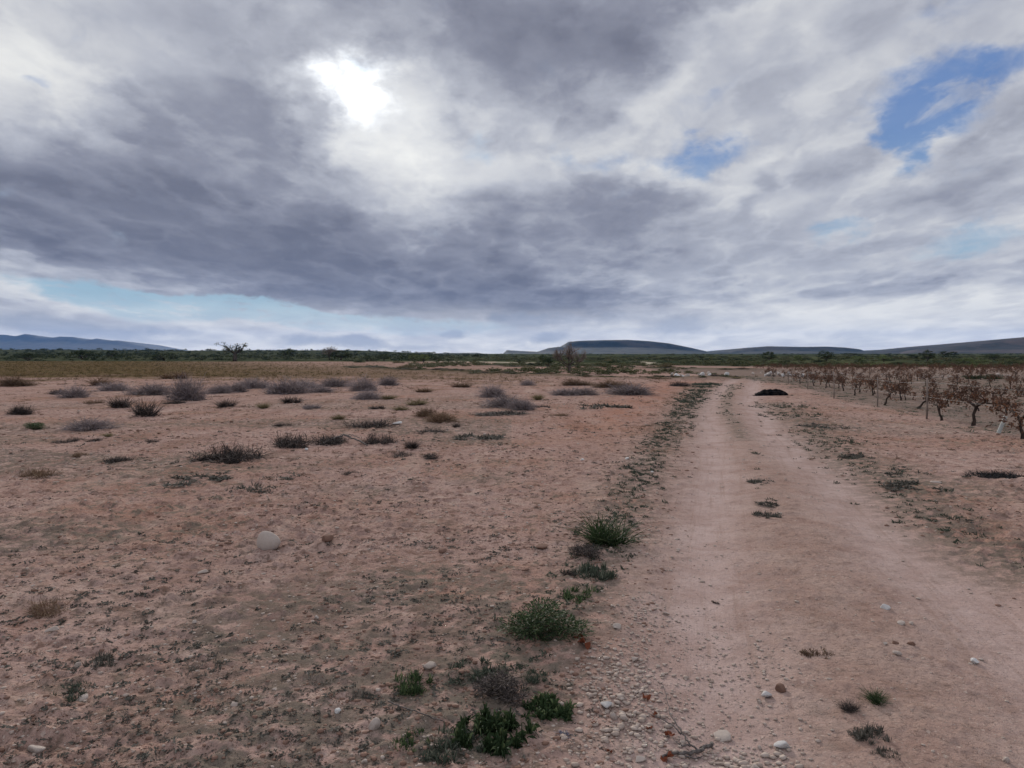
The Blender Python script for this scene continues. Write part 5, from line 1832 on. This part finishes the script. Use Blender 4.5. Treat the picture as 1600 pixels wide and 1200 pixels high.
tag(link('charred_mat', bl.mesh('charred_mat'), M['char'], loc=(x, y, gz(x, y) + 0.005)), 'flat black charred mat of stems on the bare strip near the right edge', 'burnt patch')


def px_path(pts, lift=0.01):
    out = []
    for p in pts:
        x, y = gp(p[0], p[1]); out.append((x, y, gz(x, y) + (p[2] if len(p) > 2 else lift)))
    return np.array(out)


def resample(P, n):
    t = np.linspace(0, len(P) - 1, n)
    return np.column_stack([np.interp(t, np.arange(len(P)), P[:, k]) for k in range(3)])


def twig(name, paths, mat, label, cat, group=None):
    """paths: list of (points, r0, r1); the first is the main stem, the others its side twigs."""
    org = px_path(paths[0][0])[0]
    root = None
    for i, (pts, r0, r1) in enumerate(paths):
        P = resample(px_path(pts), 4 * len(pts)) - org
        P[1:-1] += np.random.default_rng(i + 3).normal(size=P[1:-1].shape) * r0 * 0.5
        bl = Bld(); tube(bl, P, np.linspace(r0, r1, len(P)), 6, R=0.5)
        o = link(name if i == 0 else 'side_twig', bl.mesh(name, True), M[mat], root, None if root else tuple(org))
        if i == 0:
            root = o; tag(o, label, cat, group)


twig('vine_cutting', [
    ([(1112, 1157, .020), (1090, 1166, .016), (1068, 1172, .012), (1050, 1170, .014), (1035, 1178, .01)], 0.0085, 0.005),
    ([(1090, 1166, .016), (1072, 1156, .03), (1062, 1140, .04), (1048, 1120, .03), (1043, 1095, .02), (1036, 1065, .012)], 0.0042, 0.0015),
    ([(1064, 1148, .035), (1050, 1132, .03), (1030, 1120, .02), (1012, 1112, .01)], 0.004, 0.0015),
    ([(1080, 1160, .02), (1064, 1165, .03), (1056, 1158, .03)], 0.004, 0.002),
    ([(1068, 1172, .012), (1084, 1176, .01), (1100, 1172, .01)], 0.004, 0.002)],
    'twig', 'grey forked vine cutting among red brown leaves at the bottom of the track', 'twig')
twig('bent_twig', [([(606, 1098, .015), (625, 1108, .02), (655, 1122, .012), (694, 1132, .01)], 0.0035, 0.002)],
     'twig', 'long thin bent twig left of the leafy weeds', 'twig')
twig('stick', [([(1112, 934, .008), (1118, 937, .008), (1124, 939, .006)], 0.005, 0.003)], 'vinebark', 'short dark stick lying alone in the left rut', 'stick')
twig('fallen_branch', [([(505, 694, .03), (522, 690, .09), (538, 689, .12), (556, 692, .08), (574, 697, .02)], 0.020, 0.012),
                       ([(538, 689, .12), (550, 689, .13), (562, 692, .10)], 0.010, 0.005)], 'twig', 'pale bare fallen branch lying across the dark mats of the field', 'branch')
twig('stick', [([(1325, 712, .012), (1337, 713, .014), (1350, 714, .01)], 0.012, 0.006)], 'vinebark', 'dark stick on the weeds between track and vineyard', 'stick')


def dead_leaf(px, py, w, rz, label, seed):
    rg = np.random.default_rng(seed)
    n = 40
    a = np.arange(n) / n * 6.283
    rad = 0.5 * (0.62 + 0.25 * np.abs(np.cos(2.5 * a)) + 0.06 * np.sin(17 * a) + 0.05 * rg.normal(size=n))
    V = [(0, 0, 0)]
    for f in (0.5, 1.0):
        for k in range(n):
            xx, yy = rad[k] * f * math.cos(a[k]), rad[k] * f * math.sin(a[k])
            z = 0.75 * (xx * xx) + 0.55 * f * 0.3 * math.sin(3 * a[k] + seed) + 0.4 * yy * xx
            V.append((xx * 0.85, yy, z))
    V = np.array(V); V[:, 2] -= V[:, 2].min()
    T = [(0, 1 + k, 1 + (k + 1) % n) for k in range(n)]
    Q = [(1 + k, 1 + n + k, 1 + n + (k + 1) % n, 1 + (k + 1) % n) for k in range(n)]
    x, y = gp(px, py)
    s = w * y / FPX
    me = mesh_np('dead_leaf', V * s, Q, T, True, {'rnd': np.clip(0.5 + rg.normal(size=len(V)) * .2, 0, 1)})
    o = link('dead_leaf', me, M['deadleaf'], loc=(x, y, gz(x, y) + 0.004))
    o.rotation_euler = (0.35 * math.sin(seed), 0.3, rz)
    tag(o, label, 'leaf', 'fallen red brown vine leaves')


dead_leaf(912, 1010, 30, 0.3, 'large curled red brown leaf beside the dense bushy weed', 3)
dead_leaf(905, 1001, 18, 1.8, 'small red brown leaf behind the large curled one', 4)
dead_leaf(1045, 1178, 26, 2.0, 'dark red leaf standing at the thick end of the vine cutting', 5)
dead_leaf(1046, 1142, 20, 0.9, 'red brown leaf hanging on the middle of the vine cutting', 6)
dead_leaf(1008, 1086, 20, 0.2, 'dark dead leaf on top of the pebble heap', 7)
dead_leaf(1015, 1134, 14, 2.7, 'small dark leaf on the pebbles left of the vine cutting', 8)
dead_leaf(928, 1128, 11, 1.7, 'small dark leaf left of the pebble heap', 9)
dead_leaf(952, 1173, 13, 0.7, 'small brown leaf near the bottom edge below the pebble heap', 10)
dead_leaf(1024, 1112, 14, 2.2, 'brown leaf between the pebble heap and the vine cutting', 11)
x, y = gp(878, 1146)
bl = Bld(); blades(bl, disc(160, .3, rg_), norm(hemi(160, 1.3, rg_)), .3, .03, .4, 3, rg_)
M['fluff'] = plant_mat('blue_grey_fluff', (0.07, 0.07, 0.10), (0.20, 0.20, 0.25))
o = link('scrap', bl.mesh('scrap'), M['fluff'], loc=(x, y, gz(x, y)))
o.scale = (0.10, 0.09, 0.06)
tag(o, 'small blue grey scrap of fluff on bare soil right of the leafy weeds', 'scrap')
